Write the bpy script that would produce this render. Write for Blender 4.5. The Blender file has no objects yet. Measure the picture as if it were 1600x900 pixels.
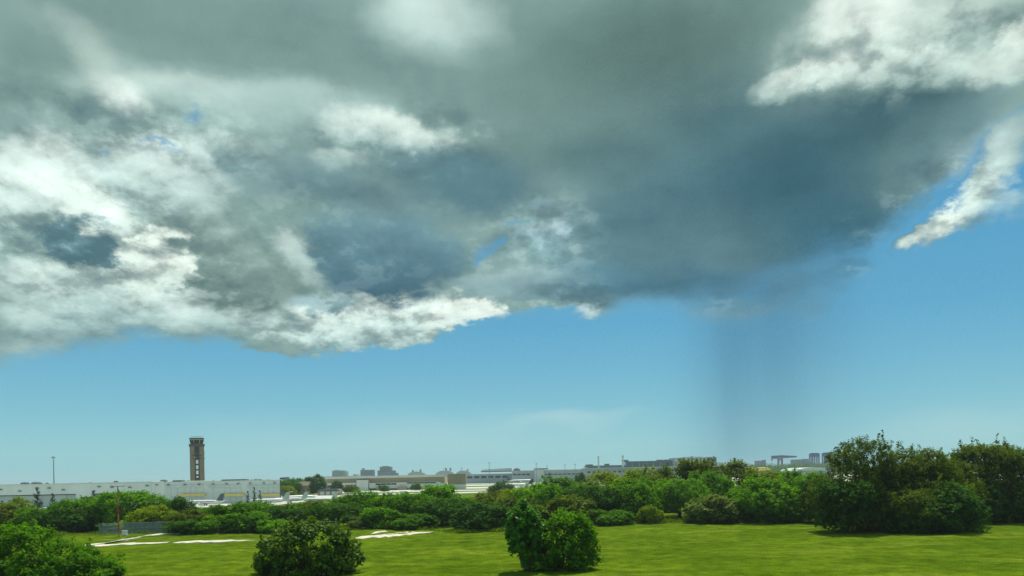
import bpy, math, random
import numpy as np
from mathutils import Vector, Matrix, Euler

# ------------------------------------------------------------------ camera, sky, sun, exposure
scn = bpy.context.scene
R = math.radians
EYE = 10.0                       # the photograph is taken from a flyover about 10 m above the lawn
HAZE = 0.00011
ROLL = R(1.16)
F, CX, CY = 1186.0, 800.0, 741.8
cam = bpy.data.cameras.new('camera')
cam.sensor_width = 36.0
cam.lens = 36.0 * F / 1600.0
cam.shift_y = (CY - 450.0) / 1600.0
cam.clip_start, cam.clip_end = 0.5, 30000.0
camo = bpy.data.objects.new('camera', cam)
scn.collection.objects.link(camo)
c_, s_ = math.cos(ROLL), math.sin(ROLL)
camo.matrix_world = Matrix(((c_, s_, 0, 0), (0, 0, -1, 0), (-s_, c_, 0, EYE), (0, 0, 0, 1)))
scn.camera = camo

def ray(px, py):
    """direction (X, 1, Z) of a measured picture point"""
    u, v = (px - CX) / F, (CY - py) / F
    return u * c_ + v * s_, -u * s_ + v * c_

def at(px, py, d):
    X, Z = ray(px, py)
    return Vector((X * d, d, EYE + Z * d))

def ground(px, py):
    X, Z = ray(px, py)
    d = -EYE / Z
    return Vector((X * d, d, 0.0))

def bearing(px, py):
    X, Z = ray(px, py)
    return math.degrees(math.atan2(X, 1)), math.degrees(math.atan2(Z, math.hypot(X, 1)))

SUN_EL, SUN_AZ = 62.0, 16.0      # azimuth measured from the viewing direction (+Y) towards the right (+X)
sun = bpy.data.lights.new('sun', 'SUN')
sun.energy = 4.8
sun.angle = R(0.53)
sun.color = (1.0, 0.95, 0.86)
suno = bpy.data.objects.new('sun', sun)
scn.collection.objects.link(suno)
sd = Vector((math.sin(R(SUN_AZ)) * math.cos(R(SUN_EL)), math.cos(R(SUN_AZ)) * math.cos(R(SUN_EL)), math.sin(R(SUN_EL))))
suno.rotation_euler = sd.to_track_quat('Z', 'Y').to_euler()
suno.location = (0, 0, 200)

scn.view_settings.view_transform = 'Standard'
scn.view_settings.look = 'None'
scn.view_settings.exposure = 0.0
scn.view_settings.gamma = 1.0
scn.view_settings.use_curve_mapping = False
scn.cycles.use_denoising = True
scn.cycles.denoising_prefilter = 'NONE'
scn.cycles.max_bounces = 6
scn.cycles.transparent_max_bounces = 16
scn.cycles.volume_bounces = 0
scn.cycles.use_adaptive_sampling = True
scn.cycles.adaptive_threshold = 0.014
scn.cycles.adaptive_min_samples = 32

def lin(c):
    return tuple(((v / 255) / 12.92 if v / 255 <= 0.04045 else ((v / 255 + 0.055) / 1.055) ** 2.4) for v in c)

# ---- node writing helpers
class Nodes:
    def __init__(self, tree):
        self.t, self.n, self.l = tree, tree.nodes, tree.links
    def put(self, sock, v):
        if hasattr(v, 'is_linked') or isinstance(v, bpy.types.NodeSocket):
            self.l.new(v, sock)
        elif sock.type == 'RGBA' and len(v) == 3:
            sock.default_value = (*v, 1)
        else:
            sock.default_value = v
    def node(self, kind, ins={}, **props):
        nd = self.n.new(kind)
        for k, v in props.items():
            setattr(nd, k, v)
        for k, v in ins.items():
            self.put(nd.inputs[k], v)
        return nd
    def m(self, op, a, b=None, c=None, clamp=False):
        nd = self.n.new('ShaderNodeMath'); nd.operation = op; nd.use_clamp = clamp
        for i, v in enumerate((a, b, c)):
            if v is not None:
                self.put(nd.inputs[i], v)
        return nd.outputs[0]
    def vm(self, op, a, b=None, out=0):
        nd = self.n.new('ShaderNodeVectorMath'); nd.operation = op
        self.put(nd.inputs[0], a)
        if b is not None:
            self.put(nd.inputs['Scale' if op == 'SCALE' else 1], b)
        return nd.outputs[out]
    def xyz(self, x, y, z=0.0):
        return self.node('ShaderNodeCombineXYZ', {0: x, 1: y, 2: z}).outputs[0]
    def sep(self, v):
        o = self.node('ShaderNodeSeparateXYZ', {0: v}).outputs
        return o[0], o[1], o[2]
    def noise(self, v, scale, detail=6.0, rough=0.55, dist=0.0, color=False, kind='FBM', dims='3D'):
        nd = self.node('ShaderNodeTexNoise', {'Vector': v, 'Scale': scale, 'Detail': detail, 'Roughness': rough, 'Distortion': dist})
        nd.noise_type = kind
        nd.noise_dimensions = dims
        return nd.outputs['Color' if color else 0]
    def mapr(self, v, a, b, c=0.0, d=1.0, smooth=True):
        nd = self.n.new('ShaderNodeMapRange')
        nd.interpolation_type = 'SMOOTHSTEP' if smooth else 'LINEAR'
        for i, x in enumerate((v, a, b, c, d)):
            self.put(nd.inputs[i], x)
        return nd.outputs[0]
    def mixc(self, f, a, b, mode='MIX'):
        nd = self.n.new('ShaderNodeMix'); nd.data_type = 'RGBA'; nd.blend_type = mode
        self.put(nd.inputs[0], f); self.put(nd.inputs[6], a); self.put(nd.inputs[7], b)
        return nd.outputs[2]
    def mixf(self, f, a, b):
        nd = self.n.new('ShaderNodeMix'); nd.data_type = 'FLOAT'
        self.put(nd.inputs[0], f); self.put(nd.inputs[2], a); self.put(nd.inputs[3], b)
        return nd.outputs[0]
    def ramp(self, f, stops, interp='LINEAR'):
        nd = self.n.new('ShaderNodeValToRGB'); cr = nd.color_ramp; cr.interpolation = interp
        while len(cr.elements) < len(stops):
            cr.elements.new(0.5)
        for e, (p, c) in zip(cr.elements, sorted(stops, key=lambda s: s[0])):
            e.position = p
            e.color = (c, c, c, 1) if isinstance(c, (int, float)) else (*c, 1)
        self.put(nd.inputs[0], f)
        return nd.outputs[0]

def tone_grid(elev, azim):
    """tone of the cloud bank on a coarse grid of bearings, from the table of soft masses"""
    g = np.empty((len(elev), len(azim), 3)); g[:] = lin((134, 166, 162))
    A, E = np.meshgrid(azim, elev)
    for (bx, by, rx, ry, rot, hard, s, c) in TONES:
        a0, e0 = bearing(bx, by)
        ra = abs(bearing(bx + rx, by)[0] - bearing(bx - rx, by)[0]) / 2
        re = abs(bearing(bx, by - ry)[1] - bearing(bx, by + ry)[1]) / 2
        co, si = math.cos(R(rot)), math.sin(R(rot))
        X, Y = (A - a0), (E - e0)
        r = np.hypot((X * co + Y * si) / ra, (-X * si + Y * co) / re)
        w = np.clip((1 - r) / (1 - hard), 0, 1); w = w * w * (3 - 2 * w) * s
        g = g * (1 - w[..., None]) + np.array(lin(c)) * w[..., None]
    lum = g.mean(-1, keepdims=True)
    return g * np.clip((lum / 0.5) ** 0.16, 0.8, 1.06)

def build_sky():
    w = bpy.data.worlds.new('World'); scn.world = w; w.use_nodes = True
    w.cycles.sampling_method = 'NONE'
    t = w.node_tree; t.nodes.clear(); N = Nodes(t)
    K = 10.0                                    # background strength is 1/K
    sky = N.node('ShaderNodeTexSky', sky_type='NISHITA', sun_disc=False, sun_elevation=R(SUN_EL), sun_rotation=R(SUN_AZ),
                 altitude=0.0, air_density=1.0, dust_density=1.2, ozone_density=1.5).outputs[0]
    d = N.node('ShaderNodeTexCoord').outputs['Generated']
    x, y, z = N.sep(d)
    az = N.m('MULTIPLY', N.m('ARCTAN2', x, y), 57.29578)
    el = N.m('MULTIPLY', N.m('ARCSINE', z), 57.29578)
    k = N.m('DIVIDE', 1.0, N.m('ADD', N.m('MAXIMUM', z, 0.0), 0.42))
    q = N.vm('SCALE', N.xyz(x, y), k)      # cloud masses seen in mild perspective
    def blob(pt, px, py, rx, ry, rot=0.0, hard=0.0):
        a0, e0 = bearing(px, py)
        a1, _ = bearing(px + rx, py); a2, _ = bearing(px - rx, py)
        _, e1 = bearing(px, py - ry); _, e2 = bearing(px, py + ry)
        mp = N.node('ShaderNodeMapping', {'Vector': pt, 'Location': (a0, e0, 0), 'Rotation': (0, 0, R(rot)),
                                          'Scale': (abs(a1 - a2) / 2, abs(e1 - e2) / 2, 1)}, vector_type='TEXTURE').outputs[0]
        g = N.node('ShaderNodeTexGradient', {'Vector': mp}, gradient_type='SPHERICAL').outputs['Fac']
        if hard >= 0.5:                            # heaped outline
            wd = (1.0 - hard) * 0.62
            return N.m('MULTIPLY', N.mapr(g, 0.02, 0.2), N.mapr(N.m('MULTIPLY_ADD', N.m('SUBTRACT', B, 0.62), 0.85 * hard, g), 0.37 - wd, 0.37 + wd))
        return N.mapr(g, 0.0, 1.0 - hard, 0.0, 1.0)

    # ragged offsets for all cloud outlines, strongest where the cloud is in billows
    w1 = N.vm('MULTIPLY', N.vm('SUBTRACT', N.noise(q, 3.0, 2.0, 0.5, color=True, dims='2D'), (0.5, 0.5, 0.5)), (6.0, 3.5, 0.0))
    p_soft = N.vm('ADD', N.xyz(az, el), w1)
    puff = None
    for (bx, by, rx, ry, s) in PUFF:
        b = N.m('MULTIPLY', blob(p_soft, bx, by, rx, ry), s)
        puff = b if puff is None else N.m('MAXIMUM', puff, b)
    w2 = N.vm('MULTIPLY', N.vm('SUBTRACT', N.noise(q, 10.0, 7.0, 0.64, color=True, dims='2D'), (0.5, 0.5, 0.5)), (5.5, 4.6, 0.0))
    p = N.vm('ADD', p_soft, N.vm('SCALE', w2, N.m('MULTIPLY_ADD', puff, 0.68, 0.36)))
    # rounded heaps: the height field of the billows
    def heaps(pt):
        vo = N.node('ShaderNodeTexVoronoi', {'Vector': pt, 'Scale': HSC, 'Detail': 2.0, 'Roughness': 0.55, 'Lacunarity': 2.2}, feature='F1', voronoi_dimensions='2D', normalize=True)
        return N.m('MULTIPLY_ADD', vo.outputs['Distance'], -1.0, 1.0)
    qw = N.vm('ADD', q, N.vm('SCALE', w2, 0.012))
    B = heaps(qw)
    saz, _, _ = N.sep(p_soft)
    paz, pel, _ = N.sep(p)

    # ---- clear air: the Nishita sky with the tint of the window glass
    clear = N.mixc(1.0, sky, SKY_TINT, 'MULTIPLY')
    low = N.ramp(N.m('MULTIPLY', el, 1 / 30.0), [(e / 30.0, tuple(v for v in lin(c))) for e, c in SKY_LOW])
    clear = N.mixc(N.mapr(el, 40.0, 15.0, 0.0, 0.9), clear, N.vm('SCALE', low, K))
    for (bx, by, rx, ry, rot, s) in CIRRUS:
        clear = N.mixc(N.m('MULTIPLY', blob(p_soft, bx, by, rx, ry, rot), s), clear, [v * K for v in lin((176, 213, 217))])
    # ---- falling rain under the darkest part of the bank
    rn = N.noise(N.xyz(N.m('MULTIPLY_ADD', el, 0.05, az), 0.0, 0.0), 0.35, 2.0, 0.5)
    for (pxl, pxr, soft_l, soft_r, amt, col, ytop) in RAIN:
        al, ar = bearing(pxl, 600)[0], bearing(pxr, 600)[0]
        raz = N.m('MULTIPLY_ADD', el, -0.07, az)
        cl = N.m('MULTIPLY', N.mapr(raz, al - soft_l, al + soft_l), N.mapr(raz, ar + soft_r, ar - soft_r))
        cl = N.m('MULTIPLY', cl, N.m('MULTIPLY_ADD', rn, 0.6, 0.5))
        cl = N.m('MULTIPLY', cl, N.mapr(el, 0.0, bearing(1150, ytop)[1], 0.6 * amt, amt))
        clear = N.mixc(cl, clear, [v * K for v in lin(col)])

    # ---- where the cloud bank ends
    stops = [((bearing(px, py)[0] + 90) / 180, bearing(px, py)[1] / 60) for px, py in EDGE]
    edge = N.ramp(N.m('MULTIPLY_ADD', saz, 1 / 180, 0.5), [(0.0, 0.25)] + stops + [(1.0, 0.25)])
    soft = N.ramp(N.m('MULTIPLY_ADD', az, 1 / 180, 0.5),
                  [(0.0, 0.1)] + [((bearing(px, 500)[0] + 90) / 180, s / 10) for px, s in EDGE_SOFT] + [(1.0, 0.1)])
    h = N.m('DIVIDE', N.m('MULTIPLY_ADD', edge, -60.0, pel), N.m('MULTIPLY', soft, 10.0))
    cover = N.mapr(N.m('MULTIPLY_ADD', N.m('MULTIPLY', N.m('SUBTRACT', B, 0.62), puff), 3.2, h), -1.0, 1.0)
    for (bx, by, rx, ry, rot, hard, s) in EXTRA:
        cover = N.m('MAXIMUM', cover, N.m('MULTIPLY', blob(p, bx, by, rx, ry, rot, hard), s))
    for (bx, by, rx, ry, rot, hard, s) in HOLES:
        cover = N.m('MULTIPLY', cover, N.m('MULTIPLY_ADD', blob(p, bx, by, rx, ry, rot, hard), -s, 1.0))
    # ---- tone of each part of the bank: rows of bearings
    n1 = N.noise(q, NSC, 8.0, 0.58, dims='2D')
    n1b = N.noise(N.vm('ADD', q, (0.012, -0.035, 0.0)), NSC, 5.0, 0.58, dims='2D')
    rows = np.arange(7.5, 36.1, 1.3)
    azim = np.linspace(-36, 36, 32)
    grid = tone_grid(rows, azim)
    fa = N.m('MULTIPLY_ADD', paz, 1 / 72.0, 0.5)
    col = None
    for i, e in enumerate(rows):
        rc = N.ramp(fa, [(j / 31, tuple(grid[i, j])) for j in range(32)], 'LINEAR')
        if col is None:
            col = rc
        else:
            st = e - rows[i - 1]
            col = N.mixc(N.m('MULTIPLY_ADD', pel, 1 / st, -rows[i - 1] / st, clamp=True), col, rc)
    far = N.m('MAXIMUM', N.mapr(N.m('ABSOLUTE', az), 36.0, 52.0), N.mapr(el, 35.0, 48.0))
    col = N.mixc(far, col, N.ramp(n1, [(0.3, lin((116, 150, 148))), (0.7, lin((180, 206, 200)))]))
    for (bx, by, rx, ry, rot, hard, s, c) in SPOTS:
        col = N.mixc(N.m('MULTIPLY', blob(p, bx, by, rx, ry, rot, hard), s), col, lin(c))
    # single cloud masses, far to near: lit tops, flat shaded bases
    for (bx, by, rx, ry, rot, hard, s, top, bot) in MASSES:
        f = N.m('MULTIPLY', blob(p, bx, by, rx, ry, rot, hard), s)
        e0 = bearing(bx, by)[1]; re = abs(bearing(bx, by - ry)[1] - bearing(bx, by + ry)[1]) / 2
        col = N.mixc(f, col, N.ramp(N.m('MULTIPLY_ADD', f, 1e-6, N.m('MULTIPLY_ADD', pel, 0.5 / re, 0.5 - 0.5 * e0 / re)), [(0.12, lin(bot)), (0.8, lin(top))]))
    # ---- billow relief, lit from above right
    relief = N.m('ADD', N.m('SUBTRACT', n1, n1b), N.m('MULTIPLY', N.m('SUBTRACT', B, heaps(N.vm('ADD', qw, (0.012, -0.026, 0.0)))), 0.42))
    crest = N.m('MULTIPLY', puff, 0.4)
    puff = N.m('ADD', puff, 0.06)
    gain = N.m('MULTIPLY_ADD', N.m('MULTIPLY', relief, RELIEF), puff, 1.0)
    gain = N.m('ADD', gain, N.m('MULTIPLY', N.m('SUBTRACT', n1, 0.44), N.m('MULTIPLY_ADD', puff, 0.4, 0.32)))
    cc = N.mixc(N.mapr(gain, 1.0, 0.35, 0.0, 0.9, smooth=False), col, lin((84, 122, 134)))
    cc = N.vm('SCALE', cc, N.m('MULTIPLY', N.m('MAXIMUM', gain, 0.85), K))
    # bright crests where billows are thick
    cr = N.m('MULTIPLY', N.mapr(N.m('MULTIPLY_ADD', relief, 1.2, n1), 0.56, 0.74), crest)
    cc = N.mixc(cr, cc, [v * K for v in lin((226, 241, 232))])
    out = N.mixc(cover, clear, cc)
    out = N.mixc(N.mapr(z, -0.02, -0.005), [v * K for v in lin((120, 150, 130))], out)
    bg = N.node('ShaderNodeBackground', {'Color': out, 'Strength': 1.0 / K})
    N.l.new(bg.outputs[0], N.node('ShaderNodeOutputWorld').inputs[0])

SKY_LOW = [(0.0, (150, 203, 210)), (2.0, (149, 204, 212)), (5.0, (127, 190, 210)), (8.0, (109, 177, 207)), (11.0, (94, 167, 204)), (18.0, (80, 154, 198)), (30.0, (66, 138, 190))]
NSC, RELIEF, HSC = 6.5, 2.2, 13.0
SKY_TINT = (0.62, 1.0, 0.95)
CIRRUS = [(900, 660, 150, 18, 4, 0.55), (640, 685, 460, 60, 1, 0.4), (1500, 665, 240, 60, 4, 0.35)]
# left px, right px at y 600, softness (deg), amount, colour, top
RAIN = [(1092, 1272, 2.6, 4.4, 0.85, (80, 131, 160), 440), (1030, 1090, 2.2, 2.4, 0.18, (88, 150, 186), 470), (1320, 1400, 2.6, 3.6, 0.20, (96, 160, 195), 480), (1490, 1530, 1.2, 1.6, -0.12, (96, 160, 195), 480)]
EDGE = [(0, 552), (100, 548), (190, 536), (330, 528), (390, 545), (450, 560), (520, 556), (600, 548), (690, 535), (750, 510), (790, 488), (860, 480),
        (910, 488), (960, 470), (1060, 468), (1150, 458), (1200, 425), (1260, 396), (1330, 384), (1375, 352), (1440, 300), (1530, 240), (1600, 190), (1700, 150)]
EDGE_SOFT = [(0, 0.9), (300, 0.9), (420, 0.35), (760, 0.3), (900, 0.6), (1000, 1.3), (1300, 1.8), (1380, 1.3), (1600, 0.9)]
EXTRA = [(1425, 364, 58, 18, 10, 0.52, 0.95), (1480, 346, 78, 42, 15, 0.6, 1.0), (1540, 325, 90, 40, 8, 0.5, 0.9), (1556, 280, 84, 62, 35, 0.55, 0.95), (1590, 235, 74, 70, 40, 0.52, 0.9), (1590, 325, 80, 34, 10, 0.0, 0.7), (425, 555, 60, 20, 0, 0.7, 0.95), (1235, 432, 140, 66, 0, 0.0, 0.72), (1312, 416, 60, 36, -8, 0.1, 0.55), (1150, 475, 150, 42, 0, 0.0, 0.6), (1270, 480, 60, 30, 0, 0.0, 0.35)]
HOLES = [(774, 388, 16, 18, 0, 0.0, 0.75), (790, 348, 30, 9, 0, 0.0, 0.4), (297, 192, 22, 16, 0, 0.0, 0.6), (250, 243, 34, 14, 0, 0.0, 0.65), (162, 248, 26, 12, 0, 0.0, 0.5)]
# x, y, rx, ry, rotation, hardness, amount, colour
TONES = [
    (900, 235, 190, 80, 0, 0, 0.9, (86, 122, 126)), (1100, 180, 160, 60, 0, 0, 0.8, (84, 122, 128)),
    (1300, 400, 190, 130, 0, 0, 0.95, (72, 120, 140)), (1120, 440, 260, 70, 0, 0, 0.9, (74, 124, 148)),
    (400, 70, 520, 110, -4, 0, 0.9, (124, 155, 150)), (1000, 70, 380, 170, 0, 0, 0.97, (97, 128, 123)), (30, 110, 110, 110, 0, 0, 0.7, (120, 150, 143)),
    (850, 190, 260, 110, 0, 0, 0.7, (112, 145, 142)), (1160, 260, 420, 210, -6, 0, 0.97, (78, 120, 130)), (1390, 175, 300, 75, 6, 0, 0.97, (66, 106, 116)),
    (1230, 295, 250, 130, 8, 0, 0.95, (62, 108, 124)), (1000, 350, 240, 130, 0, 0, 0.85, (84, 128, 143)), (990, 440, 240, 55, 0, 0, 0.92, (72, 120, 141)),
    (1190, 440, 150, 60, 0, 0, 0.7, (86, 136, 162)), (1250, 420, 70, 40, 0, 0, 0.6, (104, 152, 175)), (1310, 415, 45, 28, 0, 0, 0.7, (76, 124, 145)),
    (370, 175, 420, 75, 2, 0, 0.95, (172, 202, 196)), (150, 300, 260, 130, 0, 0, 0.65, (176, 204, 199)), (60, 235, 120, 30, 0, 0, 0.7, (118, 152, 158)),
    (540, 240, 200, 40, 0, 0, 0.6, (122, 155, 156)), (490, 288, 250, 44, -3, 0, 0.95, (88, 124, 131)), (720, 270, 150, 75, -15, 0, 0.92, (80, 119, 131)),
    (620, 345, 140, 45, 0, 0, 0.8, (106, 146, 158)), (610, 400, 180, 52, 2, 0.1, 1.0, (72, 111, 127)), (345, 395, 150, 70, -8, 0, 0.95, (114, 143, 137)),
    (385, 438, 90, 44, 0, 0.1, 0.95, (92, 122, 122)), (132, 388, 90, 50, -28, 0.2, 1.0, (90, 127, 133)), (40, 400, 90, 60, 0, 0, 0.5, (156, 188, 184)),
    (120, 480, 200, 60, 0, 0, 0.6, (160, 191, 188)), (110, 515, 200, 18, 2, 0, 0.6, (128, 163, 175)), (560, 495, 260, 50, 3, 0.1, 0.8, (190, 214, 208)),
    (780, 440, 110, 28, 2, 0, 0.7, (132, 165, 172)), (485, 463, 75, 20, 0, 0.1, 0.8, (128, 163, 168)), (850, 370, 95, 50, 0, 0, 0.9, (150, 190, 198)),
    (900, 430, 90, 30, 0, 0, 0.7, (90, 135, 150)), (1330, 60, 190, 90, -8, 0, 0.85, (166, 192, 184)), (1220, 75, 80, 40, 0, 0, 0.6, (138, 166, 160)),
    (1560, 40, 70, 40, 0, 0, 0.7, (128, 154, 149)), (1480, 225, 120, 60, 30, 0, 0.6, (84, 130, 150)), (700, 160, 200, 40, 0, 0, 0.4, (140, 170, 166)),
    (695, 15, 120, 85, 0, 0, 0.85, (212, 236, 228)), (165, 157, 60, 32, 0, 0, 0.95, (226, 242, 232)), (110, 75, 70, 40, -40, 0, 0.6, (182, 206, 196)),
    (215, 120, 80, 26, 0, 0, 0.6, (194, 215, 206)), (585, 205, 85, 28, 0, 0.27, 0.85, (216, 235, 226)), (680, 205, 50, 40, 0, 0, 0.7, (190, 216, 208)),
    (560, 265, 60, 22, 0, 0, 0.75, (178, 206, 200)), (30, 305, 80, 50, 0, 0.27, 0.6, (220, 238, 230)), (130, 330, 110, 50, -25, 0.27, 0.6, (214, 233, 225)),
    (300, 330, 90, 30, 0, 0.27, 0.5, (204, 226, 219)), (462, 385, 26, 40, 0, 0.27, 0.8, (194, 217, 210)), (210, 270, 120, 40, 8, 0.27, 0.5, (206, 229, 221)),
    (90, 445, 60, 40, 0, 0.27, 0.6, (206, 226, 216)), (70, 260, 60, 40, -40, 0.27, 0.5, (200, 222, 214)), (560, 520, 120, 30, 4, 0.27, 0.6, (206, 226, 218)),
    (80, 535, 80, 14, 0, 0.27, 0.6, (190, 215, 210)), (600, 445, 160, 10, 2, 0.27, 0.6, (190, 216, 212)), (1400, 100, 110, 34, -6, 0.27, 0.6, (184, 208, 199)),
    (1560, 280, 110, 85, 30, 0.2, 1.0, (208, 230, 222)), (1590, 330, 50, 30, 0, 0, 0.7, (150, 195, 212)),
]
SPOTS = [
    (860, 362, 36, 20, -20, 0.09999999999999998, 0.7, (170, 204, 208)),
    (895, 365, 14, 16, 0, 0.09999999999999998, 0.6, (168, 204, 210)),
    (908, 482, 26, 18, 0, 0.09999999999999998, 0.8, (196, 220, 220)),
    (830, 318, 16, 14, 0, 0.09999999999999998, 0.5, (150, 188, 200)),
    (1325, 25, 80, 44, -20, 0.07, 0.8, (228, 244, 233)),
    (1270, 122, 60, 22, 12, 0.09999999999999998, 0.85, (214, 234, 224)),
    (1575, 100, 50, 36, 0, 0.09999999999999998, 0.75, (204, 224, 213)),
    (1460, 15, 70, 26, 0, 0.07, 0.6, (196, 219, 209)),
    (1480, 342, 100, 48, 20, 0.1, 1.0, (220, 238, 228)),
    (1425, 364, 45, 16, 14, 0.09999999999999998, 1.0, (216, 236, 226)),
]
# x, y, rx, ry, rotation, hardness, amount, top colour, base colour
MASSES = [
    (440, 175, 260, 46, 2, 0.3, 0.75, (182, 210, 204), (150, 181, 177)), (360, 245, 130, 40, -6, 0.5, 0.7, (196, 219, 212), (146, 178, 176)),
    (1430, 50, 330, 125, -4, 0.5, 0.85, (206, 226, 216), (150, 178, 172)), (1330, 30, 110, 64, -15, 0.6, 0.9, (236, 248, 238), (190, 212, 203)), (1262, 118, 120, 44, 8, 0.58, 0.9, (230, 245, 235), (186, 210, 203)),
    (1560, 40, 110, 44, 0, 0.2, 0.8, (146, 172, 166), (120, 148, 144)), (1575, 100, 100, 64, 0, 0.75, 0.9, (222, 238, 227), (160, 186, 180)), (1420, 106, 160, 44, -4, 0.55, 0.75, (210, 229, 219), (166, 192, 186)),
    (690, 15, 130, 80, 0, 0.0, 0.85, (216, 238, 230), (166, 196, 190)), (260, 150, 190, 44, 3, 0.2, 0.7, (206, 228, 220), (160, 190, 184)), (60, 25, 120, 40, 0, 0.0, 0.5, (176, 200, 192), (150, 178, 170)),
    (160, 152, 85, 42, -20, 0.0, 1.0, (236, 250, 242), (214, 234, 226)), (110, 90, 120, 50, -50, 0.0, 0.6, (196, 218, 208), (180, 204, 196)),
    (60, 300, 150, 90, 10, 0.6, 0.8, (226, 243, 235), (176, 204, 199)), (260, 285, 170, 80, 0, 0.65, 0.85, (216, 236, 229), (162, 193, 190)), (140, 345, 140, 48, -25, 0.7, 0.9, (226, 243, 234), (190, 213, 206)),
    (610, 210, 140, 48, 0, 0.58, 0.85, (228, 244, 235), (150, 182, 180)), (500, 288, 240, 44, -2, 0.3, 0.9, (136, 168, 168), (88, 124, 132)), (560, 264, 60, 26, 0, 0.4, 0.75, (200, 222, 215), (150, 184, 182)),
    (730, 285, 130, 74, -10, 0.3, 0.85, (100, 138, 146), (76, 115, 129)), (120, 470, 210, 80, 0, 0.55, 0.7, (206, 227, 219), (150, 184, 182)), (300, 480, 200, 56, 4, 0.65, 0.85, (210, 230, 222), (152, 186, 185)),
    (590, 500, 260, 72, 3, 0.75, 0.95, (222, 239, 230), (164, 196, 195)), (610, 398, 215, 88, 2, 0.7, 1.0, (108, 148, 158), (58, 97, 115)), (345, 405, 185, 106, -6, 0.65, 1.0, (146, 174, 166), (82, 110, 111)),
    (232, 408, 80, 52, 32, 0.75, 0.95, (228, 243, 232), (190, 212, 203)), (134, 392, 92, 56, -26, 0.75, 1.0, (104, 141, 148), (82, 119, 128)), (483, 463, 92, 26, 0, 0.6, 0.95, (140, 173, 176), (108, 146, 155)),
    (910, 432, 150, 44, 0, 0.2, 0.85, (100, 146, 160), (70, 115, 134)), (820, 440, 130, 34, 0, 0.3, 0.6, (176, 205, 204), (112, 152, 162)), (1280, 350, 190, 70, 4, 0.1, 0.9, (66, 110, 124), (54, 100, 118)),
    (730, 497, 90, 32, 10, 0.8, 0.95, (232, 246, 236), (200, 222, 214)), (460, 388, 30, 46, 5, 0.3, 0.7, (210, 230, 222), (160, 190, 186)), (850, 365, 60, 34, 0, 0.55, 0.7, (186, 214, 216), (140, 182, 194)),
]
PUFF = [(1430, 80, 260, 110, 0.95), (690, 200, 120, 60, 0.6), (150, 380, 380, 230, 1.0), (560, 500, 360, 90, 0.95), (240, 230, 380, 110, 0.75), (600, 225, 200, 80, 0.5), (470, 370, 420, 160, 0.22), (850, 370, 150, 90, 0.7), (1340, 80, 220, 100, 0.75), (1510, 310, 190, 130, 1.0), (1570, 100, 90, 80, 0.6), (1340, 420, 110, 110, 0.5), (1120, 470, 160, 40, 0.35), (1430, 320, 110, 90, 0.5), (880, 470, 120, 50, 0.6)]
build_sky()

# ------------------------------------------------------------------ helpers
C = scn.collection
rnd = random.Random(7)

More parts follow.
